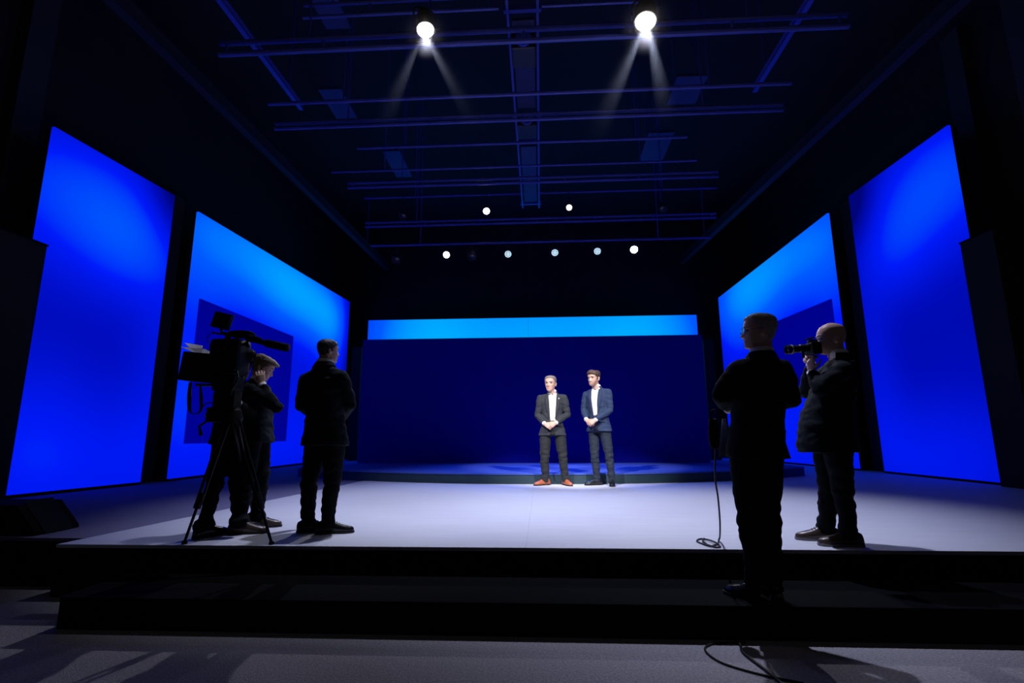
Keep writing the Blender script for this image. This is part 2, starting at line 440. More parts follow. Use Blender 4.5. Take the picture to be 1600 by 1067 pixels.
# long beams along the side walls
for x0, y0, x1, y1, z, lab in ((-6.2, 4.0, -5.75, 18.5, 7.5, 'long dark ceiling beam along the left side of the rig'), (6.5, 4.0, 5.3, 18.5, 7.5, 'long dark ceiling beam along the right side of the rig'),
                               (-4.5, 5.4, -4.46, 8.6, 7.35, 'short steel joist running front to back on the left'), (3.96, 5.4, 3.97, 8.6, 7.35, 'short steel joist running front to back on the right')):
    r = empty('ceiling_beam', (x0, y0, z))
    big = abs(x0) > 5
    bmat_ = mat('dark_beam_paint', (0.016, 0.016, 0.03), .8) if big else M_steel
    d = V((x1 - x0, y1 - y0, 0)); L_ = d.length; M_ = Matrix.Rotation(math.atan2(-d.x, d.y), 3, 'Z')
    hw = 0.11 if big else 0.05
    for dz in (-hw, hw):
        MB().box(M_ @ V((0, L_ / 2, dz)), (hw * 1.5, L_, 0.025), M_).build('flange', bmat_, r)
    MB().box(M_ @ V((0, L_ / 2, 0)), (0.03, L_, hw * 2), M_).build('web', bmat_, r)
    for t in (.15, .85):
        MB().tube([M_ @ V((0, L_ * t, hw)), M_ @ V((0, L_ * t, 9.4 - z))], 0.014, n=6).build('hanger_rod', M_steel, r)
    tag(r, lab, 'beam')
# baffles
for x0, y0, x1, y1, lab in ((-4.05, 8.35, -3.62, 9.25, 'hanging dark baffle panel left of the near spotlight beam'), (-3.5, 10.5, -3.1, 11.7, 'hanging dark baffle panel at the rear left of the rig'),
                            (2.55, 8.4, 3.1, 9.2, 'hanging dark baffle panel right of the spotlight beam'), (2.4, 10.15, 2.95, 11.3, 'hanging dark baffle panel at the rear right of the rig'),
                            (-3.3, 6.32, -2.9, 6.95, 'hanging dark baffle panel above the left glaring spotlight')):
    r = empty('baffle_panel', ((x0 + x1) / 2, (y0 + y1) / 2, 7.55))
    MB().box((0, 0, 0), (x1 - x0, y1 - y0, 0.06), bev=0.008).build('board', M_tray, r)
    for sx in (-1, 1):
        MB().tube([(sx * (x1 - x0) * .4, 0, .03), (sx * (x1 - x0) * .4, 0, 1.85)], .008, n=6).build('wire', M_steel, r)
    tag(r, lab, 'baffle', 'baffle panels hung in the rig')

# ------------------------------------------------------------------ lamps
def lamp(name, label, pos, aim, R_, length, bar_z, lens, leds=None, doors=False, grp=None, dome=0.25, cat='lamp'):
    """fixture whose lens centre is pos and which points at aim"""
    root = empty(name, pos)
    d = (V(aim) - V(pos)).normalized(); M_ = look_rot(d)
    MB().lathe([(0.0, -length), (R_ * .55, -length), (R_ * .8, -length * .8), (R_ * 1.05, -length * .55), (R_ * 1.12, 0.0), (R_ * 1.12, .03), (R_ * 1.0, .03), (R_ * 1.0, 0.004), (0.0, 0.002)], n=24, M=M_).build('housing', M_lampbody, root, False)
    prof = [(R_ * .985, 0.006)] + [(R_ * .985 * math.cos(t), 0.006 + R_ * dome * math.sin(t)) for t in (0.3, 0.6, 0.9, 1.2, 1.45)] + [(0.001, 0.006 + R_ * dome)]
    if leds:
        MB().lathe([(R_ * .985, .006), (R_ * .985, .010), (0.001, .010)], n=20, M=M_).build('face_plate', M_off, root)
        n_, lm = leds
        a = MB()
        spots_ = [(0, 0)] + [(R_ * .40 * math.cos(k * math.pi / 3), R_ * .40 * math.sin(k * math.pi / 3)) for k in range(6)] + [(R_ * .78 * math.cos((k + .5) * math.pi / 6), R_ * .78 * math.sin((k + .5) * math.pi / 6)) for k in range(12)]
        for x, y in spots_:
            a.sphere(M_ @ V((x, y, 0.012)), R_ * .125 if n_ == 1 else R_ * .17, 8, 6)
        a.build('led_array', lm, root)
    else:
        MB().lathe(prof, n=24, M=M_).build('lens', lens, root, True)
    # yoke
    x_ = M_ @ V((1, 0, 0)); back = -d * length * .45
    top = V((0, 0, max(0.05, bar_z - pos[2])))
    yk = [back + x_ * R_ * 1.3, back + x_ * R_ * 1.3 + V((0, 0, R_ * 1.2)), back + V((0, 0, R_ * 1.75)), back - x_ * R_ * 1.3 + V((0, 0, R_ * 1.2)), back - x_ * R_ * 1.3]
    MB().tube(yk, R_ * .10, n=6, sub=3).build('yoke', M_lampbody, root)
    if bar_z > pos[2]:
        MB().tube([back + V((0, 0, R_ * 1.7)), V((back.x, back.y, bar_z - pos[2]))], R_ * .14, n=8).build('clamp', M_lampbody, root)
    if doors:
        for k in range(4):
            a = k * math.pi / 2
            c = M_ @ V((math.cos(a) * R_ * 1.28, math.sin(a) * R_ * 1.28, R_ * .45))
            Rm = M_ @ Matrix.Rotation(a, 3, 'Z') @ Matrix.Rotation(math.radians(28), 3, 'Y')
            MB().box(c, (0.008, R_ * 1.7, R_ * 1.0), Rm).build('barn_door', M_lampbody, root)
    tag(root, label, cat, grp)
    return root

WARM = (1.0, 0.95, 0.90); COOL = (0.68, 0.73, 1.0)
L1 = (-1.37, 5.56, 6.20); L2 = (1.36, 5.59, 6.20)
la = lamp('stage_spotlight', 'left one of the two large glaring spotlights near the top', L1, (-0.6, 4.2, 0.4), 0.105, 0.34, 6.32, M_glass_w, grp='large glaring spotlights', dome=.8, cat='spotlight')
lb = lamp('stage_spotlight', 'right one of the two large glaring spotlights near the top', L2, (0.8, 4.2, 0.4), 0.125, 0.36, 6.32, M_glass_w, grp='large glaring spotlights', dome=.8, cat='spotlight')
for root, p, t in ((la, L1, (-1.35, 6.50, S)), (lb, L2, (1.45, 5.80, S))):
    am = (V((-0.6, 4.2, 0.4) if root is la else (0.8, 4.2, 0.4)) - V(p)).normalized()
    lp = V(p) + am * (0.115 if root is la else 0.132)      # just outside the lens
    spot('spot_beam', lp, t, P_BIG, 69 if root is la else 68, 1.0, COOL, 0.05, root)
mid = [((-1.20, 11.3, 6.38), 'small white lamp with a star glint left of the cable tray end', M_glass_w), ((0.74, 11.3, 6.41), 'small white lamp right of the cable tray end', M_led_w)]
for p, lab, lm in mid:
    r = lamp('small_spotlight', lab, p, (p[0] * .5, 3.0, 1.0), 0.075, 0.24, 6.85, lm, leds=(1, M_led_w) if lm is M_led_w else None, grp='small white lamps on the rear bar', cat='spotlight')
    spot('spot_beam', V(p) + V((0, -.12, -.05)), (p[0] * .5, 6.5, S), P_MID, 60, 0.8, COOL, 0.04, r)
row = [((-2.15, 11.4, 5.36), 'leftmost lit lamp of the low row, white with dark dots', 'w'), ((-0.70, 11.4, 5.34), 'second lit lamp of the low row, bluish dots', 'b'), ((0.39, 11.4, 5.35), 'middle lit lamp of the low row, bluish dots', 'b'),
       ((1.37, 11.4, 5.36), 'fourth lit lamp of the low row, bluish dots', 'b'), ((2.21, 11.4, 5.38), 'rightmost lit lamp of the low row, bright white', 'W')]
for p, lab, k in row:
    aim = (p[0] * .6, 4.2, 0.8)
    r = lamp('par_can', lab, p, aim, 0.085, 0.24, 5.66, M_glass_w, leds={'w': (2, M_led_w), 'b': (1, M_led_b), 'W': None}[k], grp='row of small round lamps over the riser', cat='lamp')
    tgt = (p[0] * .9, 10.0, RZ)
    if k == 'b': spot('can_beam', V(p) + V((0, -.14, -.06)), tgt, P_PAR_BLUE, 62, 0.9, (0.05, 0.16, 1.0), 0.05, r)
    else: spot('can_beam', V(p) + V((0, -.14, -.06)), ((-2.5, 4.4, 1.5) if p[0] < 0 else (1.9, 4.0, 1.7)), P_PAR_WHITE, 34, 0.9, (0.9, 0.92, 1.0), 0.05, r)
for p, lab in (((-3.20, 11.3, 6.30), 'unlit moving head lamp at the left end of the rear bar'), ((2.90, 11.3, 6.30), 'unlit moving head lamp at the right end of the rear bar'),
               ((-3.35, 11.4, 5.26), 'unlit lamp at the left end of the low row'), ((-1.55, 11.4, 5.30), 'unlit lamp between the first two lit lamps of the low row')):
    lamp('moving_head_lamp', lab, p, (p[0] * .8, 7.0, 1.0), 0.09, 0.28, 6.85 if p[2] > 6 else 5.66, M_off, grp='unlit moving head lamps', dome=.3)
for p, lab in (((-3.4, 1.2, 7.4), 'front spotlight hung above the audience on the left'), ((4.0, 1.2, 7.4), 'front spotlight hung above the audience on the right')):
    tg = (0.55, 8.8, 1.35)
    r = lamp('front_spotlight', lab, p, tg, 0.10, 0.42, 7.8, M_glass_w, grp='front spotlights above the audience', cat='spotlight')
    d = (V(tg) - V(p)).normalized()
    spot('spot_beam', V(p) + d * .16, tg, P_KEY, 15, 0.6, (1.0, 0.95, 0.93), 0.06, r)
# ------------------------------------------------------------------ people
M_skin = mat('fair_skin', (0.62, 0.38, 0.30), 0.5, bump=0.05, bscale=120, var=0.08, vscale=25)
M_skin2 = mat('tan_skin', (0.55, 0.32, 0.23), 0.5, bump=0.05, bscale=120, var=0.08, vscale=25)
M_suit_char = mat('charcoal_wool', (0.036, 0.040, 0.050), 0.85, bump=0.25, bscale=300, var=0.2, vscale=25, sheen=0.0, spec=.25)
M_trou_char = mat('charcoal_trouser_wool', (0.012, 0.014, 0.017), 0.85, bump=0.25, bscale=300, var=0.2, vscale=25)
M_suit_navy = mat('navy_wool', (0.026, 0.044, 0.105), 0.82, bump=0.25, bscale=300, var=0.2, vscale=25, sheen=0.0, spec=.25)
M_trou_navy = mat('dark_navy_trouser_wool', (0.010, 0.018, 0.036), 0.85, bump=0.25, bscale=300, var=0.2, vscale=25)
M_suit_blk = mat('black_wool', (0.007, 0.008, 0.011), 0.85, bump=0.25, bscale=300, var=0.2, vscale=25, sheen=0.0, spec=.15)
M_suit_blk2 = mat('blackish_blue_wool', (0.006, 0.009, 0.013), 0.85, bump=0.25, bscale=300, var=0.2, vscale=25, sheen=0.0, spec=.15)
M_trou_blk = mat('black_trouser_wool', (0.006, 0.007, 0.009), 0.9, spec=.12, bump=0.25, bscale=300, var=0.2, vscale=25)
M_shirt = mat('white_cotton', (0.82, 0.80, 0.76), 0.75, bump=0.1, bscale=150)
M_shoe_br = mat('brown_leather', (0.42, 0.11, 0.045), 0.35, bump=0.05, bscale=90, var=0.15)
M_shoe_bk = mat('black_leather', (0.012, 0.012, 0.013), 0.22, bump=0.05, bscale=90)
M_shoe_dk = mat('dark_brown_leather', (0.07, 0.045, 0.035), 0.32, bump=0.05, bscale=90)
M_sole = mat('black_rubber_sole', (0.012, 0.012, 0.012), 0.7, bump=0.1, bscale=80)
M_sole_p = mat('pale_rubber_sole', (0.22, 0.21, 0.22), 0.7, bump=0.1, bscale=80)
M_eye = mat('dark_eye', (0.02, 0.014, 0.010), 0.15)
M_lip = mat('lip', (0.50, 0.18, 0.16), 0.5, bump=.02, bscale=90)
def hairmat(n, c): return mat(n, c, 0.55, bump=0.6, bscale=60, var=0.45, vscale=70, stretch=(1, 3, 1))
M_hair_grey = hairmat('grey_hair', (0.22, 0.19, 0.18))
M_hair_brown = hairmat('dark_brown_hair', (0.075, 0.042, 0.028))
M_hair_dark = hairmat('near_black_hair', (0.035, 0.024, 0.020))
M_hair_blond = hairmat('ash_brown_hair', (0.20, 0.135, 0.085))
M_hair_silver = hairmat('silver_hair', (0.34, 0.31, 0.30))

HP = [(0.000, .066, .010, .022), (0.010, .084, -.008, .034), (0.028, .090, -.035, .047), (0.048, .091, -.058, .055), (0.068, .091, -.072, .061), (0.092, .091, -.084, .067), (0.117, .089, -.094, .072),
      (0.138, .092, -.099, .0745), (0.165, .089, -.100, .0745), (0.190, .078, -.094, .069), (0.208, .062, -.080, .058), (0.222, .040, -.056, .042), (0.231, .014, -.024, .020)]
HX = np.array(HP)
def head_pt(h, az, off=0.0):
    f = np.interp(h, HX[:, 0], HX[:, 1]); b = np.interp(h, HX[:, 0], HX[:, 2]); w_ = np.interp(h, HX[:, 0], HX[:, 3])
    cy = (f + b) / 2; ry = (f - b) / 2 + off; rx = w_ + off
    s_, c_ = math.sin(az), math.cos(az)
    p = 0.86
    x = rx * math.copysign(abs(s_) ** p, s_); y = cy + ry * math.copysign(abs(c_) ** p, c_)
    g = lambda A, x0, sx, h0, sh: A * math.exp(-((x - x0) / sx) ** 2 - ((h - h0) / sh) ** 2)
    if c_ > 0 and off < 0.02:
        y += g(.024, 0, .011, .083, .012) + g(.015, 0, .009, .106, .016) + g(.009, .011, .009, .078, .008) + g(.009, -.011, .009, .078, .008)
        y += g(-.011, .032, .017, .116, .011) + g(-.011, -.032, .017, .116, .011) + g(.005, .03, .03, .137, .009) + g(.005, -.03, .03, .137, .009)
        y += g(.006, 0, .020, .054, .005) + g(.006, 0, .018, .041, .005) - g(.005, 0, .022, .0475, .003) + g(.009, 0, .020, .014, .012)
        y += g(.005, .042, .02, .09, .016) + g(.005, -.042, .02, .09, .016)
    return V((x, y, h - 0.117))
def head_frame(d, scale):
    d = V(d).normalized(); r = d.cross(V((0, 0, 1))).normalized(); u = r.cross(d)
    return Matrix((r, d, u)).transposed() * scale     # x right of the person, y forward, z up
NA = 56
def head_shape(mb, c, M_):
    hs = [0.0, .004] + [0.010 + .0055 * i for i in range(40)] + [.229, .231]
    mb.loft([[V(c) + M_ @ head_pt(h, 2 * math.pi * k / NA) for k in range(NA)] for h in hs])
    for sx in (-1, 1):     # ears
        E_ = M_ @ Matrix.Rotation(sx * 0.35, 3, 'Z')
        mb.sphere(V(c) + M_ @ V((sx * .074, -.012, -.016)), (.009, .019, .032), 12, 8, E_)
        mb.sphere(V(c) + M_ @ V((sx * .079, -.018, -.006)), (.006, .016, .022), 10, 8, E_)
def shell(name, c, M_, test, off, material, parent, rough_=0.003, seed=0.0, tuft=None):
    """patch of the head surface, lifted off: hair or beard"""
    hs = [0.004 + .0068 * i for i in range(34)]
    NB = 64
    verts = []; keep = {}
    fs = []
    def pt(j, k):
        kk = k % NB
        if (j, kk) not in keep:
            h = hs[j]; az = 2 * math.pi * kk / NB
            o_ = off(h, az) if callable(off) else off
            p = head_pt(h, az, o_)
            nz = noise.noise(V((p.x * 60 + seed, p.y * 45, p.z * 60))) * rough_
            q = p + p.normalized() * nz
            if tuft: q = q + tuft(h, az)
            keep[(j, kk)] = len(verts); verts.append(V(c) + M_ @ q)
        return keep[(j, kk)]
    for j in range(len(hs) - 1):
        for k in range(NB):
            hm = (hs[j] + hs[j + 1]) / 2; az = 2 * math.pi * (k + .5) / NB
            a = az if az <= math.pi else az - 2 * math.pi
            if test(hm, abs(a)):
                fs.append((pt(j, k), pt(j, k + 1), pt(j + 1, k + 1), pt(j + 1, k)))
    jt = len(hs) - 1
    if any((jt, k) in keep for k in range(NB)):
        fs.append(tuple(pt(jt, k) for k in range(NB)))
    me = bpy.data.meshes.new(name); me.from_pydata(verts, [], fs); me.update()
    bm = bmesh.new(); bm.from_mesh(me); bmesh.ops.recalc_face_normals(bm, faces=bm.faces[:]); bm.to_mesh(me); bm.free()
    o = link(name, me, material, parent, True)
    md = o.modifiers.new('thickness', 'SOLIDIFY'); md.thickness = 0.010 if name == 'hair' else .004; md.offset = -1 if name == 'hair' else 0
    return o
def hairline(h, a, front=.188, side=.105, back=.040):
    if a < 0.9: lim = front - .012 * (a / .9) ** 2
    elif a < 1.35: lim = front - .012 + (side + .035 - front + .012) * (a - .9) / .45
    elif a < 1.75: lim = side
    elif a < 2.2: lim = side + (back + .02 - side) * (a - 1.75) / .45
    else: lim = back
    return h > lim

def hand(mb, w_, d, nrm, side, curl=0.5, s_=1.0, thumb_out=0.5, spread=0.06):
    """w_ wrist, d finger direction, nrm palm normal (the way the fingers close), side +1 left / -1 right"""
    d = V(d).normalized(); nrm = V(nrm); nrm = (nrm - d * nrm.dot(d)).normalized()
    lat = nrm.cross(d) * side        # towards the thumb
    w_ = V(w_)
    mb.loft([[w_ + d * t * s_ + (lat * math.cos(a) * wd + nrm * math.sin(a) * th) * s_ for a in [2 * math.pi * k / 14 for k in range(14)]] for t, wd, th in ((-.02, .026, .020), (0.01, .029, .019), (.045, .040, .017), (.08, .042, .014), (.092, .039, .011))])
    for i, (o_, ln, r) in enumerate(((.031, .072, .0088), (.011, .080, .0092), (-.010, .074, .0088), (-.030, .058, .0080))):
        b = w_ + (d * (.086 - .004 * abs(i - 1)) + lat * o_) * s_
        pts = [b - d * .02 * s_, b]; ang = 0.15
        dd = (d + lat * (1.3 - i) * spread).normalized()
        for seg, q in enumerate((.45, .31, .24)):
            ang += curl * (0.75, 0.9, 0.6)[seg]
            pts.append(pts[-1] + (dd * math.cos(ang) + nrm * math.sin(ang)) * ln * q * s_)
        mb.tube(pts, [r * s_, r * s_, r * .97 * s_, r * .9 * s_, r * .7 * s_], n=8)
    b = w_ + (d * .028 + lat * .026) * s_
    t1 = (d * .55 + lat * thumb_out + nrm * .35).normalized(); t2 = (d * .9 + lat * .05 + nrm * (.3 + curl * .4)).normalized()
    mb.tube([b - t1 * .02 * s_, b + t1 * .018 * s_, b + t1 * .042 * s_, b + t1 * .042 * s_ + t2 * .03 * s_, b + t1 * .042 * s_ + t2 * .052 * s_], [.012 * s_, .013 * s_, .0105 * s_, .0095 * s_, .007 * s_], n=8)

def fuse(mb, name, voxel, smooth=4, wrinkle=0.0, wscale=9.0, seed=0.0, wfun=None):
    """joins the overlapping shapes into one continuous surface"""
    me = mb.mesh(name + '_src'); o = bpy.data.objects.new('fuse_tmp', me); COL.objects.link(o)
    r = o.modifiers.new('r', 'REMESH'); r.mode = 'VOXEL'; r.voxel_size = voxel; r.adaptivity = 0
    if smooth:
        sm = o.modifiers.new('s', 'SMOOTH'); sm.factor = 0.5; sm.iterations = smooth
    dg = bpy.context.evaluated_depsgraph_get()
    out = bpy.data.meshes.new_from_object(o.evaluated_get(dg)); out.name = name
    bpy.data.objects.remove(o); bpy.data.meshes.remove(me)
    if wrinkle:
        nv = len(out.vertices)
        co = np.empty(nv * 3); out.vertices.foreach_get('co', co); co = co.reshape(-1, 3)
        no = np.empty(nv * 3); out.vertices.foreach_get('normal', no); no = no.reshape(-1, 3)
        dd = np.empty(nv)
        for i in range(nv):
            c = V(co[i]); k = wfun(c) if wfun else 1.0
            n = noise.noise(V((c.x * wscale + seed, c.y * wscale, c.z * wscale * 2.2))) + .5 * noise.noise(V((c.x * wscale * 2.3, c.y * wscale * 2.3 + seed, c.z * wscale * 4)))
            dd[i] = n * wrinkle * k
        out.vertices.foreach_set('co', (co + no * dd[:, None]).ravel()); out.update()
    return out

def person(label, root, J, head_dir, mats, hs=1.0, build=1.0, belly=0.0, hem=0.03, hair=None, hands=None, toes=None, front_open=None, collar=True, extras=None, skirt=1.0, group=None, sleeve=1.0, leg=1.0, cuff=None):
    """J: joints in metres from the point between the feet. L/R are the person's own"""
    T = empty('person', root)
    J = {k: V(v) for k, v in J.items()}
    for k in ('aL', 'aR'): J[k].z = 0.085
    suit, trou, skin, shoem = mats['suit'], mats['trousers'], mats['skin'], mats['shoe']
    up = V((0, 0, 1))
    Ls = (J['sL'] - J['sR']); Ls.z = 0; Ls.normalize()
    Lh = (J['hL'] - J['hR']); Lh.z = 0; Lh.normalize()
    Fs = Ls.cross(up); Fh = Lh.cross(up)
    ax = J['neck'] - J['pel']
    def ring(t, a, b, fo=0.0, n=30, p=0.88):
        q = max(0, min(1, t))
        L_ = (Lh * (1 - q) + Ls * q).normalized(); F_ = L_.cross(up)
        c = J['pel'] + (ax * t if t >= 0 else V((0, 0, t * ax.length)))
        c = c + F_ * fo
        return [c + L_ * a * math.copysign(abs(math.cos(th)) ** p, math.cos(th)) + F_ * b * math.copysign(abs(math.sin(th)) ** p, math.sin(th)) for th in [2 * math.pi * k / n for k in range(n)]]
    hw = (J['sL'] - J['sR']).length / 2
    B = build
    # --- jacket
    jk = MB()
    zt = -hem / ax.length
    sh_t = ((J['sL'] + J['sR']) / 2 - J['pel']).dot(ax.normalized()) / ax.length
    jk.loft([ring(zt, .190 * B * skirt, .145 * B + belly, belly * .6), ring(zt * .4 + .02, .186 * B * (skirt * .8 + .2), .142 * B + belly, belly * .7), ring(.16, .174 * B * (skirt * .5 + .5), .132 * B + belly, belly * .8), ring(.33, .164 * B, .124 * B + belly * .9, belly * .8), ring(.5, .172 * B, .126 * B + belly * .6, belly * .5),
             ring(.66, .184 * B, .130 * B + belly * .3, belly * .2), ring(sh_t * .90, hw * 1.0, .122 * B), ring(sh_t, hw * .95, .100 * B), ring(sh_t * .5 + .5, hw * .62, .080), ring(.955, .078, .070), ring(.985, .058, .054)])
    for sd in 'LR':
        s_, e_, w_ = J['s' + sd], J['e' + sd], J['w' + sd]
        k = sleeve
        m1 = s_.lerp(e_, .5); m2 = e_.lerp(w_, .5)
        wc = e_.lerp(w_, .93)
        jk.sphere(s_, .066 * B * k, 14, 10)
        jk.tube([J['neck'] + V((0, 0, -.055)), J['neck'].lerp(s_, .5) + V((0, 0, -.030)), s_ + V((0, 0, -.004))], [.070, .070 * B, .066 * B * k], n=14)
        jk.tube([s_, s_.lerp(e_, .25), m1, s_.lerp(e_, .8), e_, e_.lerp(w_, .2), m2, wc], [.067 * B * k, .070 * B * k, .066 * B * k, .060 * k, .058 * k, .055 * k, .050 * k, .042 * k], n=16)
        jk.sphere(e_, .057 * k, 12, 8)
    jm = fuse(jk, 'jacket', 0.0105, 5, 0.010, 8.0, root[0] * 3)
    link('jacket', jm, suit, T, True)
    bvh = BVHTree.FromPolygons([v.co[:] for v in jm.vertices], [p.vertices[:] for p in jm.polygons])
    # --- trousers
    tr = MB()
    tr.loft([ring(-.06, .170 * B, .120 * B + belly * .5, 0), ring(.0, .172 * B, .122 * B + belly * .8, belly * .5), ring(.18, .155 * B, .112 * B + belly * .6, belly * .5)])
    for sd in 'LR':
        h_, k_, a_ = J['h' + sd], J['k' + sd], J['a' + sd]
        top = h_ + V((0, 0, .02)); q = leg
        tr.sphere(h_ + V((0, 0, -.01)), (.090 * B * q, .098 * B * q, .09), 14, 10)
        end = a_ + V((0, 0, -.035))
        td = V((toes[sd][0], toes[sd][1], 0)).normalized()
        tr.tube([top, h_.lerp(k_, .35), h_.lerp(k_, .7), k_, k_.lerp(a_, .35), k_.lerp(a_, .75), a_ + td * .015, end + td * .02], [.094 * B * q, .088 * B * q, .077 * q, .068 * q, .064 * q, .058 * q, .055 * q, .057 * q], n=18)
        if cuff: tr.tube([a_ + V((0, 0, .05)), a_ + V((0, 0, .015)), a_ + td * .01 + V((0, 0, -.02))], [.07, .082, .07], n=16)
    tm = fuse(tr, 'trousers', 0.0105, 4, 0.011, 9.0, root[1] * 5, lambda c: 0.5 + 0.9 * math.exp(-((c.z - .42) / .16) ** 2) + 0.8 * math.exp(-((c.z - .12) / .09) ** 2))
    link('trousers', tm, trou, T, True)
    # --- body: one continuous skin surface under the clothes
    bd = MB()
    bd.loft([ring(-.04, .13, .09), ring(.2, .125, .09), ring(.5, .135, .095), ring(.7, .145, .095), ring(sh_t * .95, hw * .75, .08), ring(1.0, .06, .055), ring(1.06, .055, .053)])
    HM = head_frame(head_dir, hs); hc = J['head']
    hd = V(head_dir).normalized()
    nb = J['neck'] + V((0, 0, -.03))
    ntop = hc + HM @ V((0, -.022, -.045))
    bd.tube([nb, nb.lerp(ntop, .5), ntop], [.060, .056, .054], n=18)
    head_shape(bd, hc, HM)
    for sd, sg in (('L', 1), ('R', -1)):
        s_, e_, w_ = J['s' + sd], J['e' + sd], J['w' + sd]
        bd.tube([J['neck'].lerp(s_, .6) + V((0, 0, -.05)), s_, s_.lerp(e_, .5), e_, e_.lerp(w_, .4), w_], [.045, .05, .043, .038, .036, .027], n=12)
        hdv, hn, cu, th = hands[sd]
        hand(bd, w_, hdv, hn, sg, cu, 1.0 if hs < 1.1 else 1.1, th)
        h_, k_, a_ = J['h' + sd], J['k' + sd], J['a' + sd]
        td = V((toes[sd][0], toes[sd][1], 0)).normalized()
        bd.tube([h_ + V((0, 0, .05)), h_.lerp(k_, .4), k_, k_.lerp(a_, .4), a_], [.07, .062, .048, .046, .034], n=12)
        bd.tube([a_ + V((0, 0, -.02)), a_ + td * .08 + V((0, 0, -.045)), a_ + td * .15 + V((0, 0, -.06))], [.032, .028, .018], n=10)
    link('body', fuse(bd, 'body', 0.0052, 2), skin, T, True)
    # --- face details
    for sx in (-1, 1):
        p = head_pt(.1165, sx * .43); p = V((sx * .032, head_pt(.1165, math.asin(min(1, (.032 / .072) ** (1 / .86)))).y - .0035, -.001))
        MB().sphere(hc + HM @ p, .0115 * hs, 12, 8).build('eye', M_eye, T, True)
        pts = []
        for q in range(6):
            x = sx * (.014 + .036 * q / 5); hh = .134 + .006 * math.sin(math.pi * (q + 1) / 7)
            az = math.asin(min(1, (abs(x) / .0735) ** (1 / .86))) * sx
            pp = head_pt(hh, az); pts.append(hc + HM @ (pp + V((0, .0015, 0))))
        MB().tube(pts, [.002 * hs] + [.0042 * hs] * 4 + [.002 * hs], n=6).build('eyebrow', mats.get('brow', M_hair_brown), T, True)
    lp = []
    for q in range(7):
        x = -.024 + .048 * q / 6; az = math.copysign(math.asin(min(1, (abs(x) / .055) ** (1 / .86))), x)
        lp.append(hc + HM @ (head_pt(.0475, az) + V((0, .001, 0))))
    MB().tube(lp, [.002 * hs, .0045 * hs, .006 * hs, .006 * hs, .006 * hs, .0045 * hs, .002 * hs], n=8).build('lips', M_lip, T, True)
    if hair: hair(T, hc, HM)
    # --- shirt collar and jacket collar
    if collar:
        rings_ = []
        nax = (ntop - nb).normalized()
        c0 = J['neck'] + V((0, 0, .012))
        cr = MB(); nn = 28; P = []
        for j, (dz, rr) in enumerate(((-.02, .071), (.02, .065), (.050, .063), (.046, .068), (.012, .075))):
            for k in range(nn):
                th = math.radians(31 + 298 * k / (nn - 1)) + math.pi / 2
                P.append(c0 + nax * dz + (Ls * math.cos(th) + Fs * math.sin(th)) * rr + nax * (-.012 if k in (0, nn - 1) and j > 1 else 0))
        F_ = [(j * nn + k, j * nn + k + 1, (j + 1) * nn + k + 1, (j + 1) * nn + k) for j in range(4) for k in range(nn - 1)]
        cr.add(P, F_).build('shirt_collar', M_shirt, T, True, 0.003)
        P = []
        for j, (dz, rr) in enumerate(((-.045, .098), (-.008, .080), (.020, .075), (.012, .083), (-.040, .108))):
            for k in range(nn):
                th = math.radians(62 + 236 * k / (nn - 1)) + math.pi / 2
                P.append(c0 + nax * dz + (Ls * math.cos(th) + Fs * math.sin(th)) * rr)
        MB().add(P, F_).build('jacket_collar', suit, T, True, 0.005)
    # --- patches that follow the jacket surface
    def patch(name, rows, material, off, th=0.004, n=8):
        """rows: (t along spine, lateral from, lateral to) to the person's left"""
        P = []; rr = []
        for t, x0, x1 in rows:
            q = max(0, min(1, t)); L_ = (Lh * (1 - q) + Ls * q).normalized(); F_ = L_.cross(up)
            for k in range(n + 1):
                x = x0 + (x1 - x0) * k / n
                o_ = J['pel'] + ax * t + L_ * x
                hit = bvh.ray_cast(o_ + F_ * .6, -F_)
                y = (hit[0] - o_).dot(F_) if hit[0] is not None else None
                if y is not None and y < -.02: y = None
                P.append((o_, F_, y))
        ys = [p[2] for p in P]; m_ = n + 1
        for i in range(len(ys)):
            if ys[i] is None:
                ys[i] = next((ys[j] for j in list(range(i - m_, -1, -m_)) + list(range(i + m_, len(ys), m_)) if ys[j] is not None), .1)
        pts = [p[0] + p[1] * (ys[i] + off) for i, p in enumerate(P)]
        fs = [(r * m_ + k, r * m_ + k + 1, (r + 1) * m_ + k + 1, (r + 1) * m_ + k) for r in range(len(rows) - 1) for k in range(n)]
        return MB().add(pts, fs).build(name, material, T, True, th)
    if front_open:
        w0, w1, tb = front_open       # half width at chest, at the button, spine level of the button
        ts = [.992 + (tb - .992) * i / 12 for i in range(13)]
        prof = lambda t: w1 + (w0 - w1) * max(0, min(1, (t - tb) / (1.0 - tb))) ** .8
        patch('shirt_front', [(t, -prof(t) - .012, prof(t) + .012) for t in ts], M_shirt, .004, .004, 10)
        lapw = lambda t: .004 + .062 * max(0, min(1, (t - tb) / .4)) * (1 if t < .86 else max(.35, 1 - (t - .86) / .2))
        ts2 = [.965 + (tb - .02 - .965) * i / 12 for i in range(13)]
        for sg in (-1, 1):
            patch('lapel', [(t, sg * (prof(t) + .001), sg * (prof(t) + lapw(t))) for t in ts2], suit, .010, .007, 4)
        patch('trouser_front', [(t, -.006 - .05 * max(0, (tb - .06 - t)) / max(.01, tb - zt), .006 + .05 * max(0, (tb - .06 - t)) / max(.01, tb - zt)) for t in [tb - .06 + (zt + .01 - tb + .06) * i / 5 for i in range(6)]], trou, .0035, .003, 4)
        for sg in (-1, 1):
            patch('pocket_flap', [(.22, sg * .085, sg * .15), (.165, sg * .085, sg * .15)], suit, .006, .006, 5)
        bt = J['pel'] + ax * (tb - .03)
        hit = bvh.ray_cast(bt + Fh * .6, -Fh)
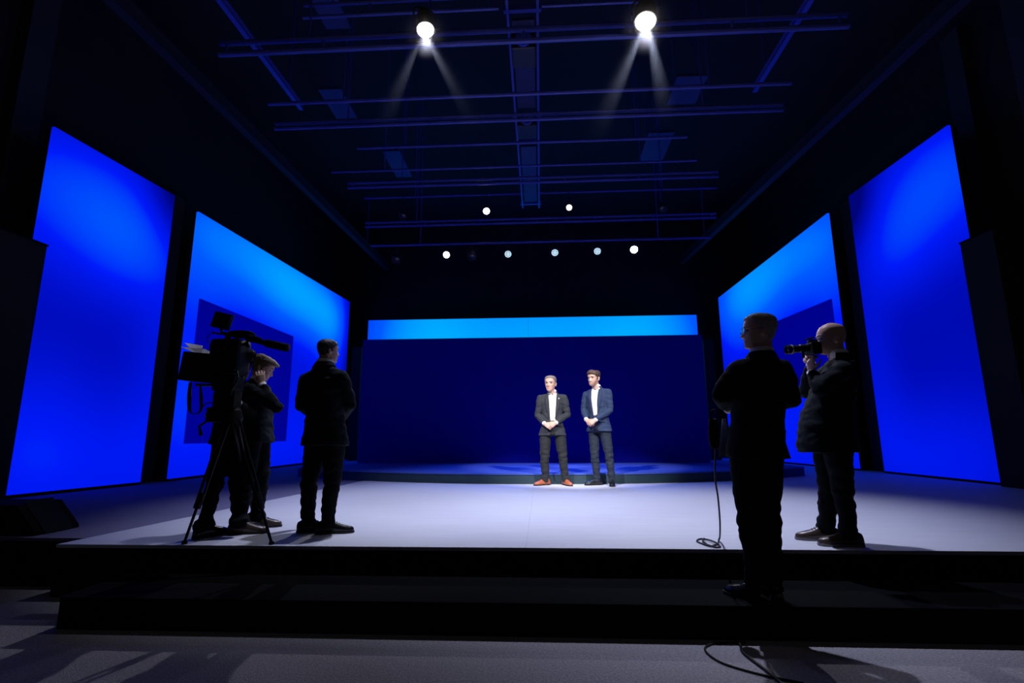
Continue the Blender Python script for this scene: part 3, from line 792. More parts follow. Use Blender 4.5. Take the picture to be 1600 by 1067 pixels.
        if hit[0] is not None: MB().lathe([(0, 0), (.009, 0), (.009, .003), (0, .004)], n=12, M=look_rot(Fh), o=hit[0] + Fh * .003).build('button', M_sole, T)
        if extras and 'pin' in extras:
            pp = J['pel'] + ax * .86 + Ls * .105
            hit = bvh.ray_cast(pp + Fs * .6, -Fs)
            if hit[0] is not None: MB().lathe([(0, 0), (.009, 0), (.009, .003), (0, .005)], n=12, M=look_rot(Fs), o=hit[0] + Fs * .016).build('lapel_pin', M_shirt, T)
    else:
        # centre back seam and vent
        pass
    # --- cuffs
    for sd in 'LR':
        e_, w_ = J['e' + sd], J['w' + sd]; dd = (w_ - e_).normalized()
        MB().tube([w_ - dd * .05, w_ + dd * .004], [.036, .035], n=14).build('shirt_cuff', M_shirt, T, True)
    # --- shoes
    for sd in 'LR':
        a_ = J['a' + sd]; td = V((toes[sd][0], toes[sd][1], 0)).normalized(); tl = V((-td.y, td.x, 0)); o_ = V((a_.x, a_.y, 0))
        z0 = .014
        prof = ((-.078, .022, .055, 0), (-.070, .032, .075, 0), (-.03, .038, .098, 0), (.02, .039, .100, 0), (.06, .042, .086, .002), (.10, .047, .066, .004), (.145, .0475, .052, .004), (.18, .041, .043, .002), (.203, .027, .033, 0), (.212, .012, .022, 0))
        sm = MB()
        rg = []
        for s_, wd, ht, cx in prof:
            rr = []
            for k in range(16):
                th = 2 * math.pi * k / 16
                y = math.cos(th); z = math.sin(th)
                zz = z0 + ht * (max(0, z) ** .8) if z > 0 else z0
                rr.append(o_ + td * s_ * 1.06 + tl * (wd * (math.copysign(abs(y) ** .7, y)) * (1 if z <= 0.3 else 1 - .25 * (z - .3))) + V((0, 0, zz)))
            rg.append(rr)
        sh = sm.loft(rg).build('shoe', shoem, T, True)
        ol = [(-.080, .020), (-.07, .034), (-.03, .040), (.02, .041), (.06, .044), (.10, .050), (.145, .0505), (.18, .044), (.205, .030), (.217, .012)]
        poly = [o_ + td * s_ * 1.06 + tl * wd for s_, wd in ol] + [o_ + td * s_ * 1.06 - tl * wd for s_, wd in reversed(ol)]
        MB().prism([(p.x, p.y) for p in poly], .004, .017).build('sole', mats.get('sole', M_sole), sh)
        hl = [o_ + td * s_ * 1.06 + tl * wd for s_, wd in ((-.080, .020), (-.07, .034), (-.02, .038), (-.02, -.038), (-.07, -.034), (-.080, -.020))]
        MB().prism([(p.x, p.y) for p in hl], 0.0, .016).build('heel', M_sole, sh)
        for i in range(4):
            s_ = .045 + .018 * i; ht = np.interp(s_, [p[0] for p in prof], [p[2] for p in prof]) + z0
            MB().tube([o_ + td * s_ * 1.06 + tl * .022 + V((0, 0, ht * .93)), o_ + td * s_ * 1.06 + V((0, 0, ht + .004)), o_ + td * s_ * 1.06 - tl * .022 + V((0, 0, ht * .93))], .003, n=6).build('lace', mats.get('lace', shoem), sh)
    if extras and 'glasses' in extras:
        gl = MB(); mtg = mat('dark_spectacle_frame', (0.05, 0.05, 0.055), 0.3, metal=.6)
        for sx in (-1, 1):
            c = V((sx * .033, .098, -.002)); cc = [hc + HM @ (c + V((.024 * math.cos(a), 0, .018 * math.sin(a)))) for a in [2 * math.pi * k / 16 for k in range(17)]]
            gl.tube(cc, .0014, n=6)
            gl.tube([hc + HM @ V((sx * .057, .097, .003)), hc + HM @ V((sx * .079, .04, .002)), hc + HM @ V((sx * .081, -.012, .006))], .0014, n=6)
        gl.tube([hc + HM @ V((-.009, .099, 0)), hc + HM @ V((0, .104, .003)), hc + HM @ V((.009, .099, 0))], .0014, n=6)
        g = gl.build('glasses', mtg, T)
        for sx in (-1, 1):
            MB().lathe([(0.0, 0), (.0235, 0), (.0235, .0015), (0, .0015)], n=16, M=(HM.normalized() if hasattr(HM, 'normalized') else HM) @ Matrix.Rotation(-math.pi / 2, 3, 'X') @ Matrix.Diagonal((1, .75, 1)), o=hc + HM @ V((sx * .033, .0975, -.002))).build('spectacle_lens', M_glass, g)
    tag(T, label, 'person', group)
    return T, J, patch

M_glass = bpy.data.materials.new('clear_glass'); M_glass.use_nodes = True
_b = M_glass.node_tree.nodes['Principled BSDF']; _b.inputs['Transmission Weight'].default_value = 1.0; _b.inputs['Roughness'].default_value = 0.02; _b.inputs['Base Color'].default_value = (1, 1, 1, 1)

# ---- hair styles
def hair_short(material, seed=0.0, top=.016, side=.006, front=.186):
    def f(T, c, M_):
        off = lambda h, az: side + (top - side) * max(0, min(1, (h - .12) / .09))
        shell('hair', c, M_, lambda h, a: hairline(h, a, front=front), off, material, T, .004, seed)
    return f
def hair_quiff(material, beard=None, seed=0.0):
    def f(T, c, M_):
        off = lambda h, az: .006 + .018 * max(0, min(1, (h - .13) / .08))
        tuft = lambda h, az: V((0, .012, .012)) * max(0, math.cos(az)) ** 2 * max(0, min(1, (h - .17) / .04))
        shell('hair', c, M_, lambda h, a: hairline(h, a, front=.182, side=.095), off, material, T, .006, seed, tuft)
        if beard:
            shell('beard', c, M_, lambda h, a: (h < .034 and a < 1.5) or (a > .55 and a < 1.5 and h < .034 + .075 * (a - .55) / .95) or (.061 < h < .067 and a < .38) or (a < .62 and a > .36 and h < .066), -.0008, beard, T, .002, seed)
    return f
def hair_swept(material, seed=0.0):
    def f(T, c, M_):
        off = lambda h, az: .008 + .016 * max(0, min(1, (h - .12) / .09))
        tuft = lambda h, az: V((0, .030, -.012)) * max(0, math.cos(az)) ** 3 * max(0, min(1, (h - .165) / .03))
        shell('hair', c, M_, lambda h, a: hairline(h, a, front=.172, side=.085, back=.028), off, material, T, .007, seed, tuft)
    return f

DOWN = V((0, 0, -1))
# ---- the two speakers
person('grey haired man in charcoal suit, open white shirt and tan brown shoes', (0.200, 8.66, S),
       {'neck': (0.006, 0.0, 1.490), 'head': (-0.024, -0.03, 1.655), 'sR': (-0.190, 0.0, 1.405), 'sL': (0.200, 0.0, 1.405), 'eR': (-0.245, 0.04, 1.13), 'eL': (0.25, 0.04, 1.13), 'wR': (-0.135, -0.19, 0.985), 'wL': (0.045, -0.19, 0.995),
        'pel': (-0.006, 0.0, 0.83), 'hR': (-0.122, 0.0, 0.79), 'hL': (0.118, 0.0, 0.79), 'kR': (-0.140, -0.03, 0.44), 'kL': (0.158, -0.03, 0.43), 'aR': (-0.13, 0.02, 0.082), 'aL': (0.191, 0.02, 0.082)},
       (-0.32, -0.95, -0.03), dict(suit=M_suit_char, trousers=M_trou_char, skin=M_skin, shoe=M_shoe_br, brow=M_hair_grey), hs=1.17, build=0.98, hem=.035, hair=hair_short(M_hair_grey, 1.0, .012, .004, .196),
       hands={'R': ((.85, -.25, -.45), (.2, .9, -.3), .55, .5), 'L': ((-.85, -.28, -.42), (-.1, .9, -.2), .75, .4)}, toes={'R': (-.85, -.55), 'L': (.38, -.92)}, front_open=(.066, .034, .30), extras=('pin',), skirt=1.27, leg=1.08, group='speakers on stage')
person('dark haired bearded man in navy blue suit and black shoes', (0.976, 8.66, S),
       {'neck': (-0.030, 0.0, 1.570), 'head': (-0.075, -0.03, 1.738), 'sR': (-0.190, 0.10, 1.475), 'sL': (0.145, -0.08, 1.49), 'eR': (-0.245, 0.10, 1.215), 'eL': (0.165, -0.11, 1.20), 'wR': (-0.228, -0.15, 1.045), 'wL': (-0.095, -0.22, 1.035),
        'pel': (-0.010, 0.0, 0.89), 'hR': (-0.092, 0.05, 0.85), 'hL': (0.080, -0.04, 0.85), 'kR': (-0.100, 0.0, 0.47), 'kL': (0.125, -0.06, 0.48), 'aR': (-0.065, 0.03, 0.092), 'aL': (0.160, -0.05, 0.097)},
       (-0.66, -0.74, -0.08), dict(suit=M_suit_navy, trousers=M_trou_navy, skin=M_skin, shoe=M_shoe_bk, brow=M_hair_brown), hs=1.14, build=0.98, hem=.03, hair=hair_quiff(M_hair_brown, hairmat('short_beard', (0.36, 0.205, 0.15)), 2.0),
       hands={'R': ((.55, -.55, -.6), (.5, .6, -.3), .6, .5), 'L': ((-.85, -.15, -.45), (.2, .9, -.2), .7, .4)}, toes={'R': (-.93, -.36), 'L': (-.12, -1)}, front_open=(.062, .028, .32), skirt=1.18, leg=1.02, group='speakers on stage')
# ---- man with folded hands seen from behind
person('man seen from behind with hands folded in front, dark suit, beside the camera', (-1.845, 4.47, S),
       {'neck': (-0.080, 0.0, 1.425), 'head': (-0.066, 0.02, 1.565), 'sL': (-0.262, 0.05, 1.30), 'sR': (0.092, -0.05, 1.315), 'eL': (-0.300, 0.07, 1.075), 'eR': (0.165, 0.02, 1.085), 'wL': (-0.190, 0.27, 0.955), 'wR': (-0.01, 0.24, 0.945),
        'pel': (-0.036, 0.0, 0.775), 'hL': (-0.122, 0.02, 0.736), 'hR': (0.055, -0.02, 0.740), 'kL': (-0.167, 0.03, 0.403), 'kR': (0.045, 0.0, 0.407), 'aL': (-0.158, 0.02, 0.066), 'aR': (0.030, -0.03, 0.07)},
       (0.70, 0.71, 0.0), dict(suit=M_suit_blk2, trousers=M_trou_blk, skin=M_skin2, shoe=M_shoe_bk, brow=M_hair_dark), hs=0.93, build=1.02, hem=.05, hair=hair_short(M_hair_dark, 3.0, .009, .005, .190),
       hands={'L': ((.8, .3, -.35), (.3, -.9, 0), .6, .5), 'R': ((-.75, .4, -.35), (-.3, -.9, 0), .6, .5)}, toes={'L': (.88, .47), 'R': (.96, .28)}, skirt=1.12, leg=1.02)
# ---- man with a hand at his ear
person('man with ash brown hair bowing his head, one hand at his ear', (-2.48, 4.57, S),
       {'neck': (-0.105, 0.0, 1.285), 'head': (-0.080, 0.02, 1.435), 'sR': (-0.075, -0.155, 1.205), 'sL': (-0.125, 0.155, 1.235), 'eR': (0.150, -0.11, 1.06), 'eL': (-0.100, 0.22, 1.00), 'wR': (-0.005, -0.115, 1.265), 'wL': (-0.150, 0.30, 1.12),
        'pel': (-0.073, 0.0, 0.785), 'hR': (-0.072, -0.08, 0.751), 'hL': (-0.075, 0.08, 0.748), 'kR': (-0.076, -0.12, 0.37), 'kL': (-0.060, 0.11, 0.384), 'aR': (-0.070, -0.17, 0.078), 'aL': (-0.105, 0.15, 0.098)},
       (0.84, 0.30, -0.42), dict(suit=M_suit_blk2, trousers=M_trou_blk, skin=M_skin, shoe=M_shoe_dk, brow=M_hair_blond), hs=0.98, build=0.95, hem=.03, hair=hair_swept(M_hair_blond, 4.0),
       hands={'R': ((-.30, .12, .93), (-.3, .9, 0), .25, .4), 'L': ((.1, .2, .9), (-.5, -.5, 0), .6, .5)}, toes={'R': (.95, .25), 'L': (.95, .2)}, sleeve=.92, leg=.95, cuff=True)
# ---- camera operator
person('camera operator in black standing close behind the broadcast camera', (-2.61, 4.40, S),
       {'neck': (-0.115, 0.03, 1.30), 'head': (-0.105, 0.10, 1.44), 'sL': (-0.205, -0.01, 1.22), 'sR': (0.03, 0.07, 1.225), 'eL': (-0.215, -0.02, 1.00), 'eR': (0.075, 0.04, 1.00), 'wL': (-0.16, -0.20, 0.98), 'wR': (0.02, -0.16, 1.10),
        'pel': (-0.085, 0.0, 0.775), 'hL': (-0.145, -0.02, 0.74), 'hR': (-0.030, 0.02, 0.75), 'kL': (-0.135, -0.08, 0.38), 'kR': (-0.010, 0.03, 0.385), 'aL': (-0.135, -0.17, 0.085), 'aR': (0.01, 0.08, 0.085)},
       (0.25, 0.95, -0.15), dict(suit=M_suit_blk, trousers=M_trou_blk, skin=M_skin2, shoe=M_shoe_bk, brow=M_hair_dark), hs=0.95, build=0.86, hem=.03, hair=hair_short(M_hair_dark, 5.0),
       hands={'L': ((.5, -.6, .2), (.6, .4, -.4), .8, .5), 'R': ((-.2, -.3, .9), (.2, -.9, 0), .7, .5)}, toes={'L': (.3, .95), 'R': (.35, .93)}, sleeve=.9, leg=.92, cuff=True)
# ---- standing man nearest the camera
fm = person('tall man in glasses with arms folded, standing on the black step', (1.327, 3.42, 0.19),
       {'neck': (0.128, 0.0, 1.495), 'head': (0.128, 0.0, 1.668), 'sL': (-0.040, -0.06, 1.41), 'sR': (0.268, 0.04, 1.415), 'eL': (-0.165, -0.02, 1.245), 'eR': (0.345, 0.10, 1.22), 'wL': (-0.035, 0.21, 1.170), 'wR': (0.120, 0.30, 1.175),
        'pel': (0.042, 0.0, 0.90), 'hL': (-0.030, -0.02, 0.847), 'hR': (0.112, 0.02, 0.845), 'kL': (-0.035, 0.02, 0.515), 'kR': (0.092, 0.03, 0.507), 'aL': (-0.020, 0.0, 0.088), 'aR': (0.085, 0.03, 0.073)},
       (-0.985, 0.16, 0.02), dict(suit=M_suit_blk, trousers=M_trou_blk, skin=M_skin, shoe=M_shoe_bk, brow=M_hair_grey), hs=1.04, build=1.02, hem=.05, hair=hair_short(M_hair_silver, 6.0, .013, .006, .196),
       hands={'L': ((.75, .5, .1), (.2, -.9, 0), .6, .5), 'R': ((-.95, .1, .0), (0, -.9, .2), .6, .5)}, toes={'L': (-.62, .78), 'R': (.1, .99)}, extras=('glasses',), leg=1.05)
# ---- bald photographer
person('bald man in a dark suit photographing with a long lens', (2.222, 4.15, S),
       {'neck': (0.135, 0.0, 1.395), 'head': (0.098, 0.0, 1.552), 'sL': (0.06, -0.175, 1.275), 'sR': (0.135, 0.175, 1.300), 'eL': (-0.135, -0.20, 1.135), 'eR': (-0.02, 0.25, 1.15), 'wL': (-0.115, -0.065, 1.275), 'wR': (-0.020, 0.11, 1.375),
        'pel': (0.010, 0.0, 0.770), 'hL': (0.000, -0.09, 0.715), 'hR': (0.015, 0.09, 0.715), 'kL': (0.020, -0.06, 0.395), 'kR': (-0.005, 0.09, 0.382), 'aL': (0.030, -0.07, 0.092), 'aR': (-0.030, 0.13, 0.136)},
       (-0.98, 0.18, -0.04), dict(suit=M_suit_blk2, trousers=M_trou_blk, skin=M_skin, shoe=M_shoe_dk, sole=M_sole_p, brow=M_hair_grey), hs=1.08, build=1.03, belly=.055, hem=.10, hair=None,
       hands={'L': ((.02, .05, .98), (.9, .3, 0), .55, .7), 'R': ((-.6, -.45, .35), (-.4, -.8, .2), .7, .5)}, toes={'L': (-.98, .08), 'R': (-.97, .18)}, leg=1.05)
# ------------------------------------------------------------------ props
M_kit = mat('black_camera_plastic', (0.004, 0.004, 0.005), 0.6, bump=0.08, bscale=120, spec=.3)
M_kit2 = mat('black_rubber', (0.008, 0.008, 0.009), 0.8, bump=0.1, bscale=120, spec=.2)
M_carbon = mat('black_tripod_tube', (0.012, 0.012, 0.014), 0.4, bump=.03, bscale=90, spec=.3)
M_paper = mat('white_paper', (0.85, 0.84, 0.82), 0.8, bump=.05, bscale=60)
_n = M_paper.node_tree; _t = _n.nodes.new('ShaderNodeBsdfTranslucent'); _t.inputs['Color'].default_value = (.9, .88, .86, 1)
_m = _n.nodes.new('ShaderNodeMixShader'); _m.inputs[0].default_value = .75
_n.links.new(_n.nodes['Principled BSDF'].outputs[0], _m.inputs[1]); _n.links.new(_t.outputs[0], _m.inputs[2]); _n.links.new(_m.outputs[0], _n.nodes['Material Output'].inputs['Surface'])
M_cable = mat('black_cable_rubber', (0.010, 0.010, 0.012), 0.6, bump=.05, bscale=200)

# broadcast camera
bc = empty('broadcast_camera', (-2.53, 4.08, 1.42)); bo = V(bc.location)
def W(*p): return V(p) - bo
MB().box(W(-2.565, 4.08, 1.83), (0.25, 0.20, 0.30), bev=.035).build('camera_body', M_kit, bc)
MB().box(W(-2.56, 4.08, 1.62), (0.19, 0.15, 0.14), bev=.02).build('battery_pack', M_kit, bc)
MB().box(W(-2.54, 4.08, 1.48), (0.15, 0.12, 0.15), bev=.012).build('mount_plate', M_kit2, bc)
MB().tube([W(-2.60, 4.08, 1.975), W(-2.58, 4.08, 2.03), W(-2.42, 4.08, 2.025), W(-2.36, 4.08, 1.985)], [.02, .028, .030, .022], n=10, sub=4).build('top_handle', M_kit2, bc, True)
MB().box(W(-2.47, 4.08, 2.02), (0.15, 0.07, 0.055), bev=.015).build('handle_grip', M_kit, bc)
ln = MB(); ln.tube([W(-2.43, 4.06, 1.985), W(-2.33, 4.07, 1.965), W(-2.27, 4.08, 1.950), W(-2.265, 4.08, 1.949), W(-2.09, 4.10, 1.909), W(-2.085, 4.10, 1.908)], [.020, .022, .024, .034, .034, .030], n=18)
ln.build('microphone_tube', M_kit2, bc, True)
MB().tube([W(-2.40, 4.05, 2.01), W(-2.30, 4.06, 1.985)], .008, n=8).build('mount_rod', M_steel, bc)
Rm = Matrix.Rotation(math.radians(15), 3, 'Y') @ Matrix.Rotation(math.radians(-8), 3, 'Z')
mo = MB().box(W(-2.643, 4.05, 2.137), (0.165, 0.04, 0.135), Rm, bev=.006).build('viewfinder_monitor', M_kit, bc)
MB().box(W(-2.643, 4.05, 2.137) + Rm @ V((0, -.021, 0)), (0.145, 0.004, 0.11), Rm).build('monitor_glass', M_off, mo)
MB().tube([W(-2.655, 4.06, 2.07), W(-2.64, 4.06, 2.035), W(-2.57, 4.07, 2.03)], .012, n=8).build('monitor_arm', M_kit2, bc)
MB().tube([W(-2.73, 4.06, 2.04), W(-2.60, 4.06, 2.022)], .008, n=8).build('arm_bar', M_kit2, bc)
Rb = Matrix.Rotation(math.radians(6), 3, 'Y')
mb_ = MB().box(W(-2.795, 4.05, 1.745), (0.23, 0.16, 0.235), Rb, bev=.01).build('side_monitor', M_kit, bc)
MB().box(W(-2.795, 4.05, 1.745) + Rb @ V((-.01, -.081, 0)), (0.17, 0.004, 0.17), Rb).build('monitor_glass', M_off, mb_)
MB().tube([W(-2.70, 4.07, 1.80), W(-2.62, 4.08, 1.82)], .018, n=8).build('bracket', M_kit2, bc)
MB().tube([W(-2.82, 4.06, 1.605), W(-2.60, 4.08, 1.60)], .012, n=8).build('support_rod', M_steel, bc)
MB().lathe([(0, 0), (.055, 0), (.058, .05), (.048, .06), (.048, .075), (0, .075)], n=20, M=look_rot((.75, .66, -.05)), o=W(-2.475, 4.14, 1.86)).build('camera_lens', M_kit, bc)
MB().box(W(-2.63, 3.975, 1.90), (0.09, 0.02, 0.06), bev=.006).build('control_panel', M_kit2, bc)
MB().tube([W(-2.44, 4.05, 1.93), W(-2.41, 4.04, 1.945), W(-2.395, 4.04, 1.91)], [.012, .018, .012], n=8).build('focus_knob', M_kit2, bc)
MB().tube([W(-2.45, 4.0, 1.72), W(-2.42, 3.98, 1.64), W(-2.46, 3.98, 1.55), W(-2.50, 4.02, 1.50)], .006, n=6, sub=4).build('signal_cable', M_cable, bc, True)
# paper sheet folded over the side monitor
pp = empty('paper_sheet', (-2.79, 4.04, 1.872)); po = V(pp.location)
def Q(*p): return V(p) - po
MB().add([Q(-2.905, 3.945, 1.905), Q(-2.695, 3.945, 1.884), Q(-2.70, 4.12, 1.858), Q(-2.90, 4.12, 1.880)], [(0, 1, 2, 3)]).build('sheet', M_paper, pp)
MB().add([Q(-2.865, 3.93, 1.935), Q(-2.705, 3.93, 1.908), Q(-2.75, 3.99, 1.862), Q(-2.81, 3.99, 1.868)], [(0, 1, 2, 3)]).build('folded_flap', M_paper, pp)
tag(pp, 'white folded paper lying on top of the camera side monitor', 'paper')
# straps and cables of the camera
MB().tube([W(-2.862, 4.05, 1.625), W(-2.858, 4.05, 1.52), W(-2.848, 4.05, 1.42), W(-2.825, 4.05, 1.375), W(-2.775, 4.05, 1.372), W(-2.748, 4.05, 1.41), W(-2.758, 4.05, 1.50), W(-2.775, 4.05, 1.60)],
          [.016, .024, .020, .008, .008, .016, .019, .008], n=10, sub=4, flat=.5).build('hanging_strap', M_kit2, bc, True)
MB().tube([W(-2.74, 4.05, 1.42), W(-2.70, 4.05, 1.455), W(-2.64, 4.06, 1.45), W(-2.60, 4.07, 1.40)], .005, n=6, sub=4).build('signal_cable', M_cable, bc, True)
MB().tube([W(-2.735, 4.05, 2.03), W(-2.76, 4.05, 1.98), W(-2.70, 4.05, 1.93), W(-2.62, 4.05, 1.90)], .004, n=6, sub=4).build('signal_cable', M_cable, bc, True)
for x, z, r in ((-2.66, 1.70, .022), (-2.62, 1.84, .018), (-2.45, 1.72, .02), (-2.55, 1.88, .016)):
    MB().lathe([(0, 0), (r, 0), (r * .85, .018), (0, .02)], n=14, M=look_rot((0, -1, 0)), o=W(x, 3.968, z)).build('control_knob', M_kit2, bc)
tag(bc, 'black broadcast video camera with long tube and top monitor on tripod', 'video camera')

# tripod
tp = empty('tripod', (-2.50, 4.15, S)); to = V(tp.location)
def Tq(*p): return V(p) - to
apex = V((-2.515, 4.10, 1.335))
MB().lathe([(0, -.05), (.075, -.05), (.085, 0), (.07, .06), (.05, .085), (0, .085)], n=20, o=apex - to).build('bowl_head', M_kit, tp)
MB().box(Tq(-2.625, 4.06, 1.36), (0.11, 0.10, 0.12), bev=.012).build('fluid_drag_box', M_kit, tp)
MB().tube([Tq(-2.66, 4.03, 1.32), Tq(-2.70, 3.98, 1.27), Tq(-2.66, 3.95, 1.20)], [.009, .009, .014], n=8).build('pan_handle', M_kit2, tp)
for ft in ((-2.737, 4.0, S), (-2.052, 4.0, S), (-2.62, 4.78, S)):
    f = V(ft); d = (f - apex); L_ = d.length; dn = d.normalized()
    side = dn.cross(V((0, 1, 0))); side = side.normalized() if side.length > .1 else V((1, 0, 0))
    top = apex + V((dn.x, dn.y, 0)) * .12 - V((0, 0, .02))
    lk = top.lerp(f, .68)
    lg = MB().tube([top + side * .022 - to, lk + side * .018 - to], .011, n=8).build('leg', M_carbon, tp)
    MB().tube([top - side * .022 - to, lk - side * .018 - to], .011, n=8).build('twin_tube', M_carbon, lg)
    MB().tube([top.lerp(f, .60) - to, top.lerp(f, .725) - to], .026, n=10).build('leg_lock', M_kit, lg)
    MB().tube([top.lerp(f, .66) - to, f + V((0, 0, .012)) - to], .011, n=8).build('lower_tube', M_carbon, lg)
    MB().lathe([(0, 0), (.02, 0), (.018, .022), (0, .025)], n=12, o=f - to).build('rubber_foot', M_kit2, lg)
tag(tp, 'black three legged tripod at the stage edge under the video camera', 'tripod')

# wedge monitor on the wing platform
wm = empty('floor_monitor', (-4.80, 4.50, S - .006)); wz = [(-.55, 0.0), (.55, 0.0), (.545, .03), (.345, .245), (-.55, .25)]
MB().add([(x, -.2, z) for x, z in wz] + [(x, .22, z) for x, z in wz], [(0, 1, 2, 3, 4), (9, 8, 7, 6, 5)] + [(i, (i + 1) % 5, 5 + (i + 1) % 5, 5 + i) for i in range(5)]).build('cabinet', M_skirt, wm)
g_ = look_rot((.73, 0, .68))
MB().box(V((.447, .01, .140)), (.36, .27, .006), g_ @ Matrix.Rotation(math.pi / 2, 3, 'Z')).build('speaker_grille', mat('black_steel_grille', (.005, .005, .006), .7, spec=.1, bump=.6, bscale=300), wm)
MB().tube([(-.1, -.205, .14), (-.08, -.225, .15), (.06, -.225, .15), (.08, -.205, .14)], .01, n=8).build('carry_handle', M_kit2, wm)
tag(wm, 'black wedge loudspeaker on the dark platform at the left edge', 'loudspeaker')

# photographer's camera
pc = empty('photo_camera', (2.14, 4.11, 1.80)); co = V(pc.location)
def Cq(*p): return V(p) - co
MB().box(Cq(2.150, 4.11, 1.845), (0.075, 0.135, 0.095), bev=.012).build('camera_body', M_kit, pc)
MB().box(Cq(2.150, 4.11, 1.902), (0.06, 0.06, 0.03), bev=.008).build('prism_housing', M_kit, pc)
MB().box(Cq(2.125, 4.10, 1.925), (0.05, 0.05, 0.012), Matrix.Rotation(math.radians(-15), 3, 'Y'), bev=.003).build('hot_shoe_mount', M_kit2, pc)
la_, lb_ = V((2.115, 4.11, 1.852)), V((1.940, 4.10, 1.838)); dl = (lb_ - la_)
Ml = look_rot(dl)
lens_o = MB().lathe([(0, 0), (.030, 0), (.030, .03), (.033, .035), (.033, .07), (.030, .075), (.030, .11), (.034, .118), (.036, .13), (.037, .175), (.033, .176), (.032, .16), (0, .16)], n=24, M=Ml, o=la_ - co).build('zoom_lens', mat('satin_black_lens', (.02, .02, .022), .28, bump=.02, bscale=150, spec=.6), pc, False)
MB().lathe([(.0335, .045), (.0345, .047), (.0345, .062), (.0335, .064)], n=24, M=Ml, o=la_ - co).build('zoom_ring', M_kit2, lens_o)
MB().lathe([(.0372, .132), (.0378, .134), (.0378, .142), (.0372, .144)], n=24, M=Ml, o=la_ - co).build('pale_band', mat('pale_lens_band', (.4, .4, .4), .4), lens_o)
MB().lathe([(0, .158), (.031, .158), (.0, .168)], n=20, M=Ml, o=la_ - co).build('front_glass', M_off, lens_o)
MB().tube([Cq(2.07, 4.11, 1.815), Cq(2.07, 4.11, 1.775)], .012, n=8).build('lens_collar_foot', M_kit2, pc)
tag(pc, 'black stills camera with long lens held by the bald man', 'photo camera')

# open jacket fronts of the standing man and of the photographer
M_lining = mat('slate_jacket_lining', (0.06, 0.08, 0.10), 0.7, bump=.1, bscale=150)
fr_ = V(fm[0].location)
def Fq(*p): return V(p) - fr_
gp = []
for i in range(7):
    t = i / 6
    for k in range(5):
        q = k / 4
        gp.append(Fq(1.232 + .010 * t - (.012 + .055 * t) * (1 - q) + .03 * q * t, 3.56 - .05 * q, 1.29 - .25 * t))
MB().add(gp, [(i * 5 + k, i * 5 + k + 1, i * 5 + k + 6, i * 5 + k + 5) for i in range(6) for k in range(4)]).build('jacket_front_flap', M_lining, fm[0], True, .004)['label'] = 'pale grey lining of the open jacket front'
gp = []
for i in range(7):
    t = i / 6
    for k in range(5):
        q = k / 4
        gp.append(Fq(1.50 + q * (.03 + .075 * t), 3.43 + .05 * q, 1.36 - .33 * t))
MB().add(gp, [(i * 5 + k, i * 5 + k + 1, i * 5 + k + 6, i * 5 + k + 5) for i in range(6) for k in range(4)]).build('jacket_tail', M_suit_blk, fm[0], True, .006)
# pouch and cable by the standing man
pb = empty('black_pouch', (1.186, 3.64, 1.09))
MB().loft([[V((.040 * s_ * math.cos(a), .028 * s_ * math.sin(a), z)) for a in [2 * math.pi * k / 16 for k in range(16)]] for z, s_ in ((0, .5), (.01, .85), (.07, 1.05), (.14, .95), (.19, .8), (.205, .5))]).build('pouch', M_kit2, pb, True)
MB().tube([(-.02, 0, .2), (-.012, 0, .245), (.01, 0, .262), (.026, 0, .24), (.022, 0, .2)], .006, n=8, sub=4).build('carry_loop', M_kit2, pb, True)
tag(pb, 'small black pouch hanging from the arm of the standing man', 'pouch')
cb = MB().tube([(1.182, 3.62, 1.095), (1.188, 3.68, .982), (1.21, 3.76, .865), (1.258, 3.88, .735), (1.314, 4.05, .551), (1.345, 4.17, .43), (1.355, 4.235, .388), (1.30, 4.10, .386), (1.223, 4.02, .387), (1.186, 4.108, .386), (1.18, 4.202, .386), (1.232, 4.277, .387),
                 (1.273, 4.205, .392), (1.292, 4.089, .393), (1.287, 3.999, .386), (1.247, 3.975, .386), (1.218, 4.00, .392), (1.216, 4.087, .386), (1.217, 4.179, .394), (1.25, 4.25, .394)], .0065, n=8, sub=6).build('cable', M_cable, None, True)
tag(cb, 'thin black cable dropping to a loose coil on the pale stage edge', 'cable')
for lab, pts in (('thin black cable looping across the carpet in front of the step', [(1.16, 3.29, .006), (1.003, 3.279, .006), (.91, 3.211, .006), (.898, 3.108, .006), (.939, 3.006, .006), (1.023, 2.927, .006), (1.122, 2.861, .006), (1.25, 2.80, .006)]),
                 ('thicker black cable running straight down the carpet from the step', [(1.10, 3.295, .008), (1.118, 3.26, .008), (1.094, 3.15, .008), (1.104, 3.052, .008), (1.124, 2.939, .008), (1.135, 2.834, .008), (1.15, 2.70, .008)])):
    c = MB().tube(pts, .0055 if 'thin ' in lab else .0075, n=8, sub=6).build('floor_cable', M_cable, None, True)
    tag(c, lab, 'cable', 'cables on the front carpet')

